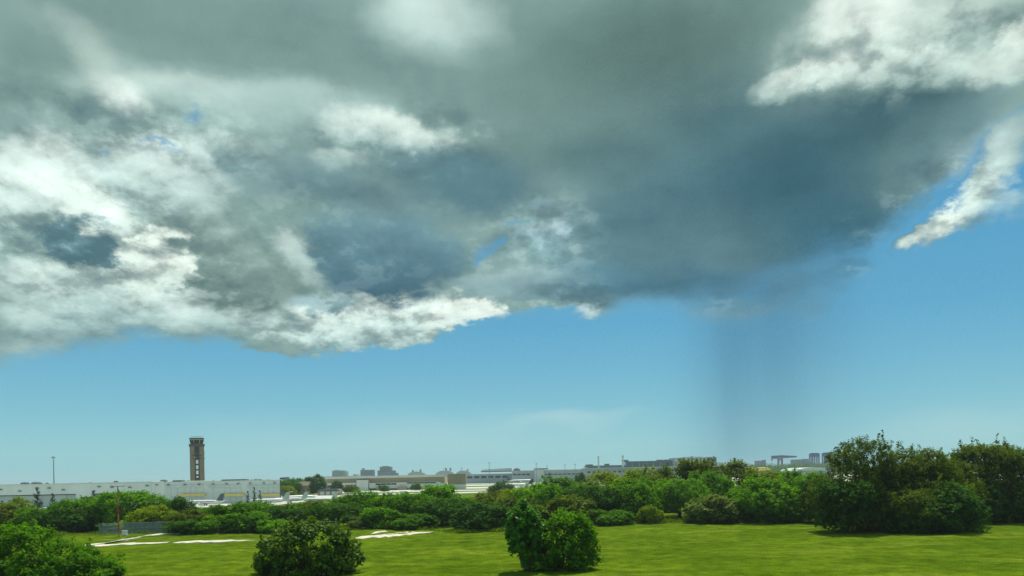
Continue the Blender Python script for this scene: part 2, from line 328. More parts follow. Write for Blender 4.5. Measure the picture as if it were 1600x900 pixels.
class MB:
    """collects boxes, prisms, tubes and lathes and links them as ONE mesh object"""
    def __init__(self):
        self.v, self.f = [], []
    def add(self, vs, fs):
        o = len(self.v)
        self.v += [tuple(p) for p in vs]; self.f += [tuple(i + o for i in f) for f in fs]
        return self
    def box(self, x0, x1, y0, y1, z0, z1, taper=0.0):
        t = taper
        return self.add([(x0, y0, z0), (x1, y0, z0), (x1, y1, z0), (x0, y1, z0), (x0 + t, y0 + t, z1), (x1 - t, y0 + t, z1), (x1 - t, y1 - t, z1), (x0 + t, y1 - t, z1)],
                        [(0, 3, 2, 1), (4, 5, 6, 7), (0, 1, 5, 4), (1, 2, 6, 5), (2, 3, 7, 6), (3, 0, 4, 7)])
    def prism(self, poly, y0, y1):
        """outline in x, z pulled along y"""
        n = len(poly)
        return self.add([(x, y0, z) for x, z in poly] + [(x, y1, z) for x, z in poly],
                        [tuple(range(n)), tuple(range(2 * n - 1, n - 1, -1))] + [(i, i + n, (i + 1) % n + n, (i + 1) % n) for i in range(n)])
    def slab(self, poly, z0, z1):
        n = len(poly)
        return self.add([(x, y, z0) for x, y in poly] + [(x, y, z1) for x, y in poly],
                        [tuple(range(n - 1, -1, -1)), tuple(range(n, 2 * n))] + [(i, (i + 1) % n, (i + 1) % n + n, i + n) for i in range(n)])
    def tube(self, pts, rad, n=6):
        pts = [Vector(p) for p in pts]
        rad = rad if isinstance(rad, (list, tuple)) else [rad] * len(pts)
        vs, fs = [], []
        for i, p in enumerate(pts):
            d = (pts[min(i + 1, len(pts) - 1)] - pts[max(i - 1, 0)]).normalized()
            a = d.orthogonal().normalized() if abs(d.z) < 0.9 else Vector((1, 0, 0)).cross(d).normalized()
            b = d.cross(a)
            vs += [p + (a * math.cos(2 * math.pi * k / n) + b * math.sin(2 * math.pi * k / n)) * rad[i] for k in range(n)]
        for i in range(len(pts) - 1):
            fs += [(i * n + k, i * n + (k + 1) % n, (i + 1) * n + (k + 1) % n, (i + 1) * n + k) for k in range(n)]
        fs += [tuple(range(n - 1, -1, -1)), tuple(range((len(pts) - 1) * n, len(pts) * n))]
        return self.add(vs, fs)
    def lathe(self, prof, n=10, axis='z', c=(0, 0, 0)):
        vs, fs = [], []
        for r, h in prof:
            for k in range(n):
                a = 2 * math.pi * (k + 0.5) / n
                p = (r * math.cos(a), r * math.sin(a), h) if axis == 'z' else (h, r * math.cos(a), r * math.sin(a))
                vs.append((p[0] + c[0], p[1] + c[1], p[2] + c[2]))
        for i in range(len(prof) - 1):
            fs += [(i * n + k, i * n + (k + 1) % n, (i + 1) * n + (k + 1) % n, (i + 1) * n + k) for k in range(n)]
        fs += [tuple(range(n - 1, -1, -1)), tuple(range((len(prof) - 1) * n, len(prof) * n))]
        return self.add(vs, fs)
    def mesh(self, name):
        me = bpy.data.meshes.new(name); me.from_pydata(self.v, [], self.f); me.update()
        return me
    def build(self, name, mat, parent=None, smooth=False, loc=None):
        me = self.mesh(name)
        if smooth:
            me.polygons.foreach_set('use_smooth', [True] * len(me.polygons))
        return put(name, me, mat, parent, loc)

def put(name, me, mat, parent=None, loc=None):
    o = bpy.data.objects.new(name, me); C.objects.link(o)
    if mat is not None:
        if not me.materials:
            me.materials.append(None)
        o.material_slots[0].link = 'OBJECT'; o.material_slots[0].material = mat
    if parent is not None:
        o.parent = parent
    if loc is not None:
        o.location = loc
    return o

def tag(o, label=None, cat=None, group=None, kind=None):
    for k, v in (('label', label), ('category', cat), ('group', group), ('kind', kind)):
        if v:
            o[k] = v
    return o

def thing(name, label, cat, loc=(0, 0, 0), rz=0.0, group=None):
    o = bpy.data.objects.new(name, None); C.objects.link(o)
    o.location = loc; o.rotation_euler.z = rz; o.empty_display_size = 0.5
    return tag(o, label, cat, group)

def copy_tree(root, loc, rz=0.0, scale=(1, 1, 1), label=None, group=None):
    r = root.copy(); C.objects.link(r)
    r.location = loc; r.rotation_euler.z = rz; r.scale = scale
    if label: r['label'] = label
    if group: r['group'] = group
    for ch in root.children:
        c = ch.copy(); C.objects.link(c); c.parent = r
        for g in ch.children:
            e = g.copy(); C.objects.link(e); e.parent = c
    return r

def material(name, col, rough=0.7, vary=0.12, scale=0.6, detail=4.0, bump=0.0, spec=0.3, metal=0.0, streak=None, coord='Object'):
    m = bpy.data.materials.new(name); m.use_nodes = True
    N = Nodes(m.node_tree); bs = m.node_tree.nodes['Principled BSDF']
    co = N.node('ShaderNodeTexCoord').outputs[coord]
    if streak:
        co = N.vm('MULTIPLY', co, streak)
    n = N.noise(co, scale, detail, 0.6)
    f = N.mapr(n, 0.3, 0.7, 1.0 - vary, 1.0 + vary)
    N.put(bs.inputs['Base Color'], N.vm('SCALE', N.node('ShaderNodeRGB').outputs[0], f))
    for nd in m.node_tree.nodes:
        if nd.type == 'RGB':
            nd.outputs[0].default_value = (*lin(col), 1)
    bs.inputs['Roughness'].default_value = rough
    bs.inputs['Specular IOR Level'].default_value = spec
    bs.inputs['Metallic'].default_value = metal
    if bump:
        b = N.node('ShaderNodeBump', {'Height': n, 'Strength': bump, 'Distance': 0.1})
        N.l.new(b.outputs[0], bs.inputs['Normal'])
    return m

def leaf_material(name, dark, light, thin=0.52, rough=0.65, spec=0.05):
    m = bpy.data.materials.new(name); m.use_nodes = True
    t = m.node_tree; N = Nodes(t); bs = t.nodes['Principled BSDF']; out = t.nodes['Material Output']
    tint = N.node('ShaderNodeAttribute', attribute_name='tint').outputs['Fac']
    ob = N.node('ShaderNodeObjectInfo').outputs['Random']
    co = N.node('ShaderNodeTexCoord').outputs['Object']
    patch = N.noise(co, 0.55, 3.0, 0.5)
    f = N.m('ADD', N.m('MULTIPLY', tint, 0.55), N.m('MULTIPLY', N.m('SUBTRACT', patch, 0.35), 1.1))
    f = N.m('ADD', f, N.m('MULTIPLY', N.m('SUBTRACT', ob, 0.5), 0.3), clamp=True)
    col = N.mixc(f, dark, light)
    bs.inputs['Roughness'].default_value = rough
    bs.inputs['Specular IOR Level'].default_value = spec
    N.put(bs.inputs['Base Color'], col)
    tr = N.node('ShaderNodeBsdfTranslucent', {'Color': N.mixc(1.0, col, (1.35, 1.25, 0.5), 'MULTIPLY')})
    mx = N.node('ShaderNodeMixShader', {0: thin, 1: bs.outputs[0], 2: tr.outputs[0]})
    N.l.new(mx.outputs[0], out.inputs[0])
    return m

M = {}
M['bark'] = material('bark', (92, 80, 66), 0.9, 0.3, 6.0, bump=0.5)
M['bark_pale'] = material('pale_bark', (128, 118, 100), 0.9, 0.3, 6.0, bump=0.5)
L = {
    'bright': leaf_material('bright_green_leaves', (0.0413, 0.1375, 0.0014), (0.1993, 0.45, 0.0041)),
    'mid': leaf_material('green_leaves', (0.0348, 0.1187, 0.0017), (0.1581, 0.3795, 0.0047)),
    'dark': leaf_material('dark_green_leaves', (0.0151, 0.0659, 0.0041), (0.0851, 0.2265, 0.0096), 0.35),
    'olive': leaf_material('olive_leaves', (0.0413, 0.0798, 0.0028), (0.1857, 0.2682, 0.0069), 0.3),
    'shade': leaf_material('dusky_green_leaves', (0.0277, 0.0669, 0.0024), (0.1733, 0.2599, 0.0092), 0.45),
    'yellow': leaf_material('yellow_green_leaves', (0.0875, 0.1688, 0.0013), (0.3125, 0.42, 0.0037)),
    'grape': leaf_material('glossy_round_leaves', (0.022, 0.080, 0.002), (0.170, 0.290, 0.008), 0.36, 0.5, 0.12),
    'grey': leaf_material('pale_flecked_leaves', (0.034, 0.080, 0.004), (0.200, 0.285, 0.050), 0.3),
    'pine': leaf_material('blue_green_needles', (0.030, 0.066, 0.022), (0.100, 0.155, 0.050), 0.15),
    'vine': leaf_material('vine_leaves', (0.024, 0.117, 0.0045), (0.105, 0.3075, 0.009), 0.35, 0.5, 0.12),
    'weed': leaf_material('weed_blades', (0.075, 0.140, 0.001), (0.190, 0.290, 0.003), 0.3),
}

# ------------------------------------------------------------------ foliage
def leaf_mesh(name, pos, nrm, size, tint, shape='diamond', rs=None):
    """one small folded face for each leaf"""
    n = len(pos)
    nrm = nrm / np.maximum(np.linalg.norm(nrm, axis=1, keepdims=True), 1e-6)
    a = rs.normal(size=(n, 3)); a -= nrm * (a * nrm).sum(1, keepdims=True)
    a /= np.maximum(np.linalg.norm(a, axis=1, keepdims=True), 1e-6)
    b = np.cross(nrm, a); s = size[:, None]
    if shape == 'round':
        k = 6; ang = np.arange(k) * 2 * np.pi / k
        v = np.stack([pos + (a * math.cos(t) + b * math.sin(t) * 0.95) * s * 0.5 + nrm * s * (0.10 * math.cos(2 * t)) for t in ang], 1)
    elif shape == 'blade':
        k = 4
        v = np.stack([pos - a * s * 0.5, pos + b * s * 0.10, pos + a * s * 0.5 - nrm * s * 0.12, pos - b * s * 0.10], 1)
    else:
        k = 4
        v = np.stack([pos - a * s * 0.55, pos + b * s * 0.30 + nrm * s * 0.1, pos + a * s * 0.55 - nrm * s * 0.08, pos - b * s * 0.30 + nrm * s * 0.1], 1)
    me = bpy.data.meshes.new(name)
    me.vertices.add(n * k); me.vertices.foreach_set('co', v.reshape(-1).astype(np.float32))
    me.loops.add(n * k); me.loops.foreach_set('vertex_index', np.arange(n * k, dtype=np.int32))
    me.polygons.add(n); me.polygons.foreach_set('loop_start', np.arange(0, n * k, k, dtype=np.int32))
    at_ = me.attributes.new('tint', 'FLOAT', 'POINT'); at_.data.foreach_set('value', np.repeat(tint, k).astype(np.float32))
    me.update(calc_edges=True)
    return me

def unit(rs, n):
    v = rs.normal(size=(n, 3)); return v / np.linalg.norm(v, axis=1, keepdims=True)

def crown(seed, W, D, H, gap=0.0, clumps=40, leaves=7000, leaf=0.32, shape='diamond', rc=(0.16, 0.30), sprigs=40, top_heavy=0.0, lobes=None):
    """clumps of leaves spread over uneven lobes; returns mesh, clump centres"""
    rs = np.random.RandomState(seed)
    cz, hz = gap + (H - gap) * 0.48, (H - gap) * 0.52
    if lobes is None:
        lobes = [(0, 0, cz, W * 0.36, D * 0.36, hz * 0.8)]
        for i in range(7):
            a = rs.uniform(0, 2 * np.pi); q = rs.uniform(0.4, 1.0); zz = rs.uniform(-0.45, 0.75)
            f = rs.uniform(0.28, 0.58)
            lobes.append((math.cos(a) * W * 0.5 * q * 0.62, math.sin(a) * D * 0.5 * q * 0.62, cz + zz * hz, W * 0.5 * f, D * 0.5 * f, hz * f * 0.95))
    lobes = np.array(lobes)
    area = (lobes[:, 3] * lobes[:, 5]); m_ = clumps * 14; pick = rs.choice(len(lobes), m_, p=area / area.sum())
    u = unit(rs, m_); u[:, 2] = np.where(u[:, 2] < -0.55, -u[:, 2] * 0.5, u[:, 2])
    cand = lobes[pick, :3] + u * lobes[pick, 3:] * rs.uniform(0.78, 1.0, (m_, 1))
    inside = np.zeros(m_)
    for lb in lobes:
        inside = np.maximum(inside, (np.linalg.norm((cand - lb[:3]) / lb[3:], axis=1) < 0.72))
    cand = cand[inside < 0.5]
    cc = [cand[0]]; dist = np.linalg.norm(cand - cand[0], axis=1)
    while len(cc) < clumps:                            # evenly spread clump centres
        j = int(np.argmax(dist * rs.uniform(0.2, 1.0, len(cand)))); cc.append(cand[j])
        dist = np.minimum(dist, np.linalg.norm(cand - cand[j], axis=1))
    cc = np.array(cc)[rs.permutation(clumps)]
    R0 = 0.5 * min(W, H - gap)
    if gap < 0.5:                                     # a skirt of foliage down to the ground
        ns = clumps // 4; aa = rs.uniform(0, 2 * np.pi, ns); q = rs.uniform(0.45, 0.88, ns)
        cc[:ns] = np.stack([np.cos(aa) * W * 0.46 * q, np.sin(aa) * D * 0.46 * q, H * rs.uniform(0.04, 0.30, ns)], 1)
    cr = rs.uniform(rc[0], rc[1], clumps) * R0 * 2
    cc[:, 2] = np.maximum(cc[:, 2], gap + cr * 0.4)
    cc[:, 2] = np.minimum(cc[:, 2], H - cr * 0.75)
    # sprays of leaves on the clumps, thick towards the outside and the top
    ns_ = leaves // 9
    w = cr ** 2; k = rs.choice(clumps, ns_, p=w / w.sum())
    out = cc[k] - np.array([0, 0, cz]); out /= np.maximum(np.linalg.norm(out, axis=1, keepdims=True), 1e-6)
    dv = unit(rs, ns_) + out * 0.5 + np.array([0, 0, 0.3]); dv /= np.linalg.norm(dv, axis=1, keepdims=True)
    rad = 0.30 + 0.85 * np.sqrt(rs.uniform(size=ns_))
    sc = cc[k] + dv * (cr[k] * rad)[:, None] * np.array([1.05, 1.05, 0.85])
    sd_ = dv * 0.8 + unit(rs, ns_) * 0.6 + np.array([0, 0, 0.5]); sd_ /= np.linalg.norm(sd_, axis=1, keepdims=True)
    st_ = rs.uniform(size=ns_)
    i_ = np.repeat(np.arange(ns_), 9); n_ = len(i_)
    pos = sc[i_] + sd_[i_] * (leaf * rs.uniform(-0.7, 1.0, (n_, 1))) + rs.normal(size=(n_, 3)) * leaf * 0.42
    nr = sd_[i_] * 0.9 + unit(rs, n_) * 0.55 + np.array([0, 0, 0.35])
    tn = np.clip(st_[i_] * 0.75 + rs.uniform(-0.1, 0.35, n_), 0, 1)
    # sprigs that break the outline
    sp, sn = [], []
    for i in range(sprigs):
        j = rs.randint(clumps); d0 = out_dir = cc[j] - np.array([0, 0, cz * 0.7]); d0 = d0 / max(np.linalg.norm(d0), 1e-6)
        d0 = d0 + np.array([0, 0, 0.7]) + rs.normal(size=3) * 0.35; d0 /= np.linalg.norm(d0)
        ln = rs.uniform(0.5, 1.25) * R0 * 0.28
        m = max(6, int(ln / leaf * 5))
        tt = rs.uniform(0.2, 1.0, (m, 1))
        sp.append(cc[j] + d0 * (cr[j] * 0.8 + ln * tt) + rs.normal(size=(m, 3)) * leaf * 0.30); sn.append(unit(rs, m) + d0 * 0.3)
    if sp:
        pos = np.concatenate([pos] + sp); nr = np.concatenate([nr] + sn)
        tn = np.concatenate([tn, rs.uniform(0.3, 1.0, len(pos) - len(tn))])
    # fit the measured outline
    lo, hi = np.percentile(pos, 0.7, axis=0), np.percentile(pos, 99.3, axis=0)
    sx, sy = W / (hi[0] - lo[0]), D / (hi[1] - lo[1]); sz = (H - gap) / (np.percentile(pos[:, 2], 99.8) - max(lo[2], gap))
    fit = lambda p_: np.stack([(p_[:, 0] - (lo[0] + hi[0]) / 2) * sx, (p_[:, 1] - (lo[1] + hi[1]) / 2) * sy, gap + (p_[:, 2] - max(lo[2], gap)) * sz], 1)
    pos = fit(pos); cc = fit(cc)
    keep = pos[:, 2] > gap * 0.6 + 0.05
    pos, nr, tn = pos[keep], nr[keep], tn[keep]
    n = len(pos)
    size = leaf * rs.uniform(0.65, 1.25, n); tint = tn
    return leaf_mesh('crown', pos, nr, size, tint, shape, rs), cc, cr

def trunk_mesh(seed, cc, H, r0, stems=1, spread=0.3, lean=(0, 0), fork=0.3, limbs=10):
    rs = np.random.RandomState(seed + 99); mb = MB()
    order = rs.permutation(len(cc))[:limbs]
    for s in range(stems):
        bx, by = (rs.uniform(-spread, spread, 2) if stems > 1 else (0, 0))
        hz = H * fork * rs.uniform(0.85, 1.15)
        tp = Vector((bx * 1.6 + lean[0], by * 1.6 + lean[1], hz))
        r = r0 / math.sqrt(stems)
        mb.tube([(bx, by, -0.15), (bx * 1.05 + lean[0] * .2, by * 1.05 + lean[1] * .2, hz * 0.35), tp], [r * 1.25, r, r * 0.8], 8)
        for j in order[s::stems]:
            e = Vector(cc[j]); mid = tp.lerp(e, 0.5) + Vector((rs.normal() * .25, rs.normal() * .25, 0.08 * H))
            mb.tube([tp - Vector((0, 0, 0.12)), mid, e], [r * 0.55, r * 0.32, r * 0.10], 6)
    me = mb.mesh('trunk'); me.polygons.foreach_set('use_smooth', [True] * len(me.polygons))
    return me

KINDS = {}
def plant_kind(key, seed, W, D, H, stems=1, r0=0.18, fork=0.3, **kw):
    me, cc, cr = crown(seed, W, D, H, **kw)
    KINDS[key] = (me, trunk_mesh(seed, cc, H, r0, stems=stems, fork=fork), W, H)

def plant(name, label, cat, kind, leafmat, px, ytop, wpx, d, rz=None, group=None, bark='bark'):
    """a plant of a kind with its foot on the ground at distance d, top and width as measured"""
    me, tm, W, H = KINDS[kind]
    h = at(px, ytop, d).z; base = at(px, 760, d)
    t = thing(name, label, cat, (base.x, d, 0), rnd.uniform(0, 6.28) if rz is None else rz, group)
    w = wpx / F * d / W
    t.scale = (w, w, h / H)
    put('crown', me, L[leafmat], t); put('trunk', tm, M[bark], t)
    return t

# ------------------------------------------------------------------ the ground
def ground_material(name, a, b, c, scale):
    m = bpy.data.materials.new(name); m.use_nodes = True
    N = Nodes(m.node_tree); bs = m.node_tree.nodes['Principled BSDF']
    co = N.node('ShaderNodeTexCoord').outputs['Object']
    n1 = N.noise(co, scale, 6.0, 0.6); n2 = N.noise(co, scale * 7, 5.0, 0.65); n3 = N.noise(co, scale * 90, 3.0, 0.7)
    sw = N.noise(N.vm('MULTIPLY', co, (0.5, 1.6, 1.0)), scale * 1.9, 4.0, 0.5)
    col = N.mixc(N.mapr(n1, 0.36, 0.66), a, b)
    col = N.mixc(N.m('MULTIPLY', N.mapr(sw, 0.50, 0.68), 0.5), col, c)
    f = N.m('ADD', N.mapr(n2, 0.28, 0.72, 0.62, 1.30), N.mapr(n3, 0.2, 0.8, -0.22, 0.22))
    N.put(bs.inputs['Base Color'], N.vm('SCALE', col, f))
    bs.inputs['Roughness'].default_value = 0.95; bs.inputs['Specular IOR Level'].default_value = 0.0
    bp = N.node('ShaderNodeBump', {'Height': N.m('ADD', n2, N.m('MULTIPLY', n3, 0.6)), 'Strength': 0.7, 'Distance': 0.25})
    N.l.new(bp.outputs[0], bs.inputs['Normal'])
    return m
M['lawn'] = ground_material('lawn', (0.068, 0.120, 0.005), (0.100, 0.160, 0.007), (0.182, 0.232, 0.022), 0.07)
M['field'] = ground_material('airfield_grass', (0.085, 0.150, 0.012), (0.125, 0.190, 0.020), (0.150, 0.190, 0.040), 0.02)
M['concrete'] = material('apron_concrete', (186, 186, 176), 0.9, 0.10, 0.02, 6.0)
M['taxi'] = material('taxiway_asphalt', (150, 152, 150), 0.9, 0.10, 0.03, 6.0)
M['sand'] = material('white_shell_sand', (200, 192, 174), 0.95, 0.22, 0.5, 6.0, bump=0.4)

tag(MB().add([(-16000, -300, -0.6), (16000, -300, -0.6), (16000, 16000, -0.6), (-16000, 16000, -0.6)], [(0, 1, 2, 3)]).build('ground', M['field']), 'green airfield ground reaching to the horizon', 'ground', kind='structure')

def lawn_height(x, y):
    return (0.10 * np.sin(x * 0.11 + 1.3) * np.sin(y * 0.13) + 0.05 * np.sin(x * 0.43 + y * 0.31) + 0.035 * np.sin(x * 0.9 - y * 1.1 + 2.0) + 0.03 * np.sin(x * 2.3 + 1.7 * np.sin(y * 0.8)) * np.sin(y * 1.9 + 1.3 * np.sin(x * 0.7)))
gx = np.arange(-110, 145.1, 0.75); gy = np.arange(52, 250.1, 0.75)
GX, GY = np.meshgrid(gx, gy); rs = np.random.RandomState(3)
GZ = lawn_height(GX, GY) + rs.normal(size=GX.shape) * 0.012
me = bpy.data.meshes.new('lawn'); nx, ny = len(gx), len(gy)
me.vertices.add(nx * ny); me.vertices.foreach_set('co', np.stack([GX, GY, GZ], -1).reshape(-1).astype(np.float32))
i0 = (np.arange(ny - 1)[:, None] * nx + np.arange(nx - 1)[None]).reshape(-1)
fa = np.stack([i0, i0 + 1, i0 + nx + 1, i0 + nx], 1).astype(np.int32)
me.loops.add(fa.size); me.loops.foreach_set('vertex_index', fa.reshape(-1)); me.polygons.add(len(fa)); me.polygons.foreach_set('loop_start', np.arange(0, fa.size, 4, dtype=np.int32))
me.polygons.foreach_set('use_smooth', [True] * len(fa)); me.update(calc_edges=True)
tag(put('lawn', me, M['lawn']), 'sunlit mown lawn in front of the hedge', 'lawn', kind='structure')

# short blades that roughen the lawn, thicker towards the hedge foot
rs = np.random.RandomState(11); n = 90000
yy = 60 + 95 * rs.uniform(size=n) ** 1.1; xx = (rs.uniform(-0.72, 0.75, n)) * yy
tall = rs.uniform(size=n)
sz = 0.11 + 0.10 * tall ** 3
pos = np.stack([xx, yy, lawn_height(xx, yy) + sz * 0.30], 1)
nr = np.stack([rs.normal(size=n), rs.normal(size=n), 0.9 + 0 * xx], 1)
tag(put('grass', leaf_mesh('grass', pos, nr, sz, rs.uniform(size=n), 'blade', rs), L['weed']), 'short grass blades across the sunlit lawn', 'grass', kind='stuff')

def sheet(name, pts, z, mat, label, jag=0.0, step=1.2, seed=1):
    """a thin patch lying on the ground with an uneven outline"""
    rs = np.random.RandomState(seed); out = []
    for (a, b) in zip(pts, pts[1:] + pts[:1]):
        a, b = Vector(a), Vector(b); n = max(1, int((b - a).length / step)) if jag else 1
        for i in range(n):
            p = a.lerp(b, i / n); out.append((p.x + rs.normal() * jag, p.y + rs.normal() * jag * 1.6))
    return tag(MB().slab(out, z - 0.1, z).build(name, mat), label, 'path' if 'path' in name else name, kind='structure')

def track(name, runs, z, mat, label, seed):
    """worn strips of bare sand with ragged edges; runs are measured centre lines with half widths"""
    rs = np.random.RandomState(seed); mb = MB()
    for run in runs:
        pts = [(Vector(ground(x, y)), hw * 1.8) for x, y, hw in run]
        edge_a, edge_b = [], []
        for (p, w), (q_, v) in zip(pts, pts[1:]):
            n = max(2, int((q_ - p).length / 0.8))
            for i in range(n):
                c = p.lerp(q_, i / n); ww = (w + (v - w) * i / n)
                wa, wb = ww * max(0.1, 1 + rs.normal() * 0.35), ww * max(0.1, 1 + rs.normal() * 0.35)
                edge_a.append((c.x + rs.normal() * .2, c.y + wa)); edge_b.append((c.x + rs.normal() * .2, c.y - wb))
        n = len(edge_a)
        vs = [(x, y, z) for x, y in edge_a] + [(x, y, z) for x, y in edge_b] + [(x, y, z - .3) for x, y in edge_a] + [(x, y, z - .3) for x, y in edge_b]
        fs = []
        for i in range(n - 1):
            fs += [(i, n + i, n + i + 1, i + 1), (2 * n + i, i, i + 1, 2 * n + i + 1), (n + i, 3 * n + i, 3 * n + i + 1, n + i + 1)]
        mb.add(vs, fs)
    return tag(mb.build(name, mat), label, 'path', kind='structure')
track('path', [[(284, 833.4, .5), (250, 835.4, 1.2), (228, 837.6, 1.6), (205, 841.0, 1.8), (192, 844.8, 2.2), (170, 849.0, 1.8), (140, 852.0, 1.3), (112, 854.6, .5)],
               [(398, 844.9, .3), (360, 845.9, .9), (310, 847.2, 1.0), (268, 848.4, .6)], [(262, 848.7, .5), (225, 849.8, .9), (195, 850.9, 1.2), (160, 852.6, .9), (140, 853.5, .4)]], 0.11, M['sand'], 'white shell sand track forking beside the wire fence', 4)
track('path', [[(674, 832.6, .3), (650, 833.6, 1.2), (625, 835.6, 2.4), (600, 837.6, 2.0), (575, 839.4, 1.4), (550, 841.0, 1.2)], [(606, 830.8, .6), (590, 832.6, 1.4), (578, 834.2, .9)]], 0.13, M['sand'], 'white sand track end below the hedge right of the round bush', 5)

def strip(name, d0, d1, x0, x1, z, mat, label):
    tag(MB().slab([(x0, d0), (x1, d0), (x1, d1), (x0, d1)], z - 0.2, z).build(name, mat), label, name, kind='structure')
strip('taxiway', 455, 490, -900, 900, -0.42, M['concrete'], 'pale taxiway strip beyond the hedge')
strip('apron', 520, 1180, -1500, 1500, -0.38, M['concrete'], 'wide pale concrete apron of the airport')
strip('apron', 300, 450, -420, -96, -0.36, M['concrete'], 'pale concrete apron in front of the hangars')
for i, (d0, d1, x0, x1) in enumerate(((560, 600, -60, 1200), (690, 760, -200, 1200), (860, 900, -200, 1200))):
    strip('airfield_grass', d0, d1, x0, x1, -0.33 + i * 0.01, M['field'], ('near', 'middle', 'far')[i] + ' grass strip between the aprons')

# ------------------------------------------------------------------ plants
plant_kind('round_a', 1, 8, 8, 6, stems=4, r0=0.3, clumps=46, leaves=12750, leaf=0.34)
plant_kind('round_b', 2, 9, 8, 6, stems=3, r0=0.3, clumps=38, leaves=12750, leaf=0.36, rc=(0.14, 0.26))
plant_kind('tall_a', 3, 7, 7, 8, stems=2, r0=0.3, clumps=46, leaves=12750, leaf=0.34, gap=0.3)
plant_kind('tall_b', 4, 7, 7, 8.5, stems=1, r0=0.26, clumps=40, leaves=11250, leaf=0.36, gap=0.9, rc=(0.13, 0.26), fork=0.35)
plant_kind('flat', 5, 11, 9, 6.5, stems=2, r0=0.34, clumps=44, leaves=12750, leaf=0.34, gap=1.0, rc=(0.12, 0.22), fork=0.4,
           lobes=[(0, 0, 4.6, 4.6, 3.8, 1.5), (-2.6, 0.4, 3.6, 2.6, 2.4, 1.1), (2.8, -0.5, 3.9, 2.5, 2.4, 1.1), (0.3, -1.2, 2.4, 3.2, 2.6, 1.2)])
plant_kind('loose', 6, 7, 6, 5, stems=5, r0=0.22, clumps=34, leaves=6300, leaf=0.40, rc=(0.13, 0.24), sprigs=110)
plant_kind('low', 7, 7, 6, 3.4, stems=5, r0=0.2, clumps=40, leaves=9750, leaf=0.30, sprigs=60)

def pine_kind(key, seed, H=9.0, W=3.4):
    rs = np.random.RandomState(seed); P, Nn = [], []
    mb = MB(); mb.tube([(0, 0, -0.1), (0.05, 0, H * .5), (0, 0.05, H)], [0.16, 0.10, 0.02], 7)
    for i in range(54):
        z = H * rs.uniform(0.10, 0.98); ln = W * 0.5 * (1.05 - z / H) ** 0.7 * rs.uniform(0.6, 1.15); a = rs.uniform(0, 6.28)
        d0 = np.array([math.cos(a), math.sin(a), rs.uniform(0.5, 1.0)]); m = int(26 + ln * 45); tt = rs.uniform(0.15, 1, (m, 1))
        P.append(np.array([0, 0, z]) + d0 * ln * tt + rs.normal(size=(m, 3)) * 0.11); Nn.append(unit(rs, m))
        mb.tube([(0, 0, z), tuple(np.array([0, 0, z]) + d0 * ln)], [0.03, 0.01], 4)
    P = np.concatenate(P); Nn = np.concatenate(Nn); n = len(P)
    KINDS[key] = (leaf_mesh('crown', P, Nn, 0.30 * rs.uniform(0.7, 1.3, n), rs.uniform(size=n), 'blade', rs), mb.mesh('trunk'), W, H)
pine_kind('pine', 21)

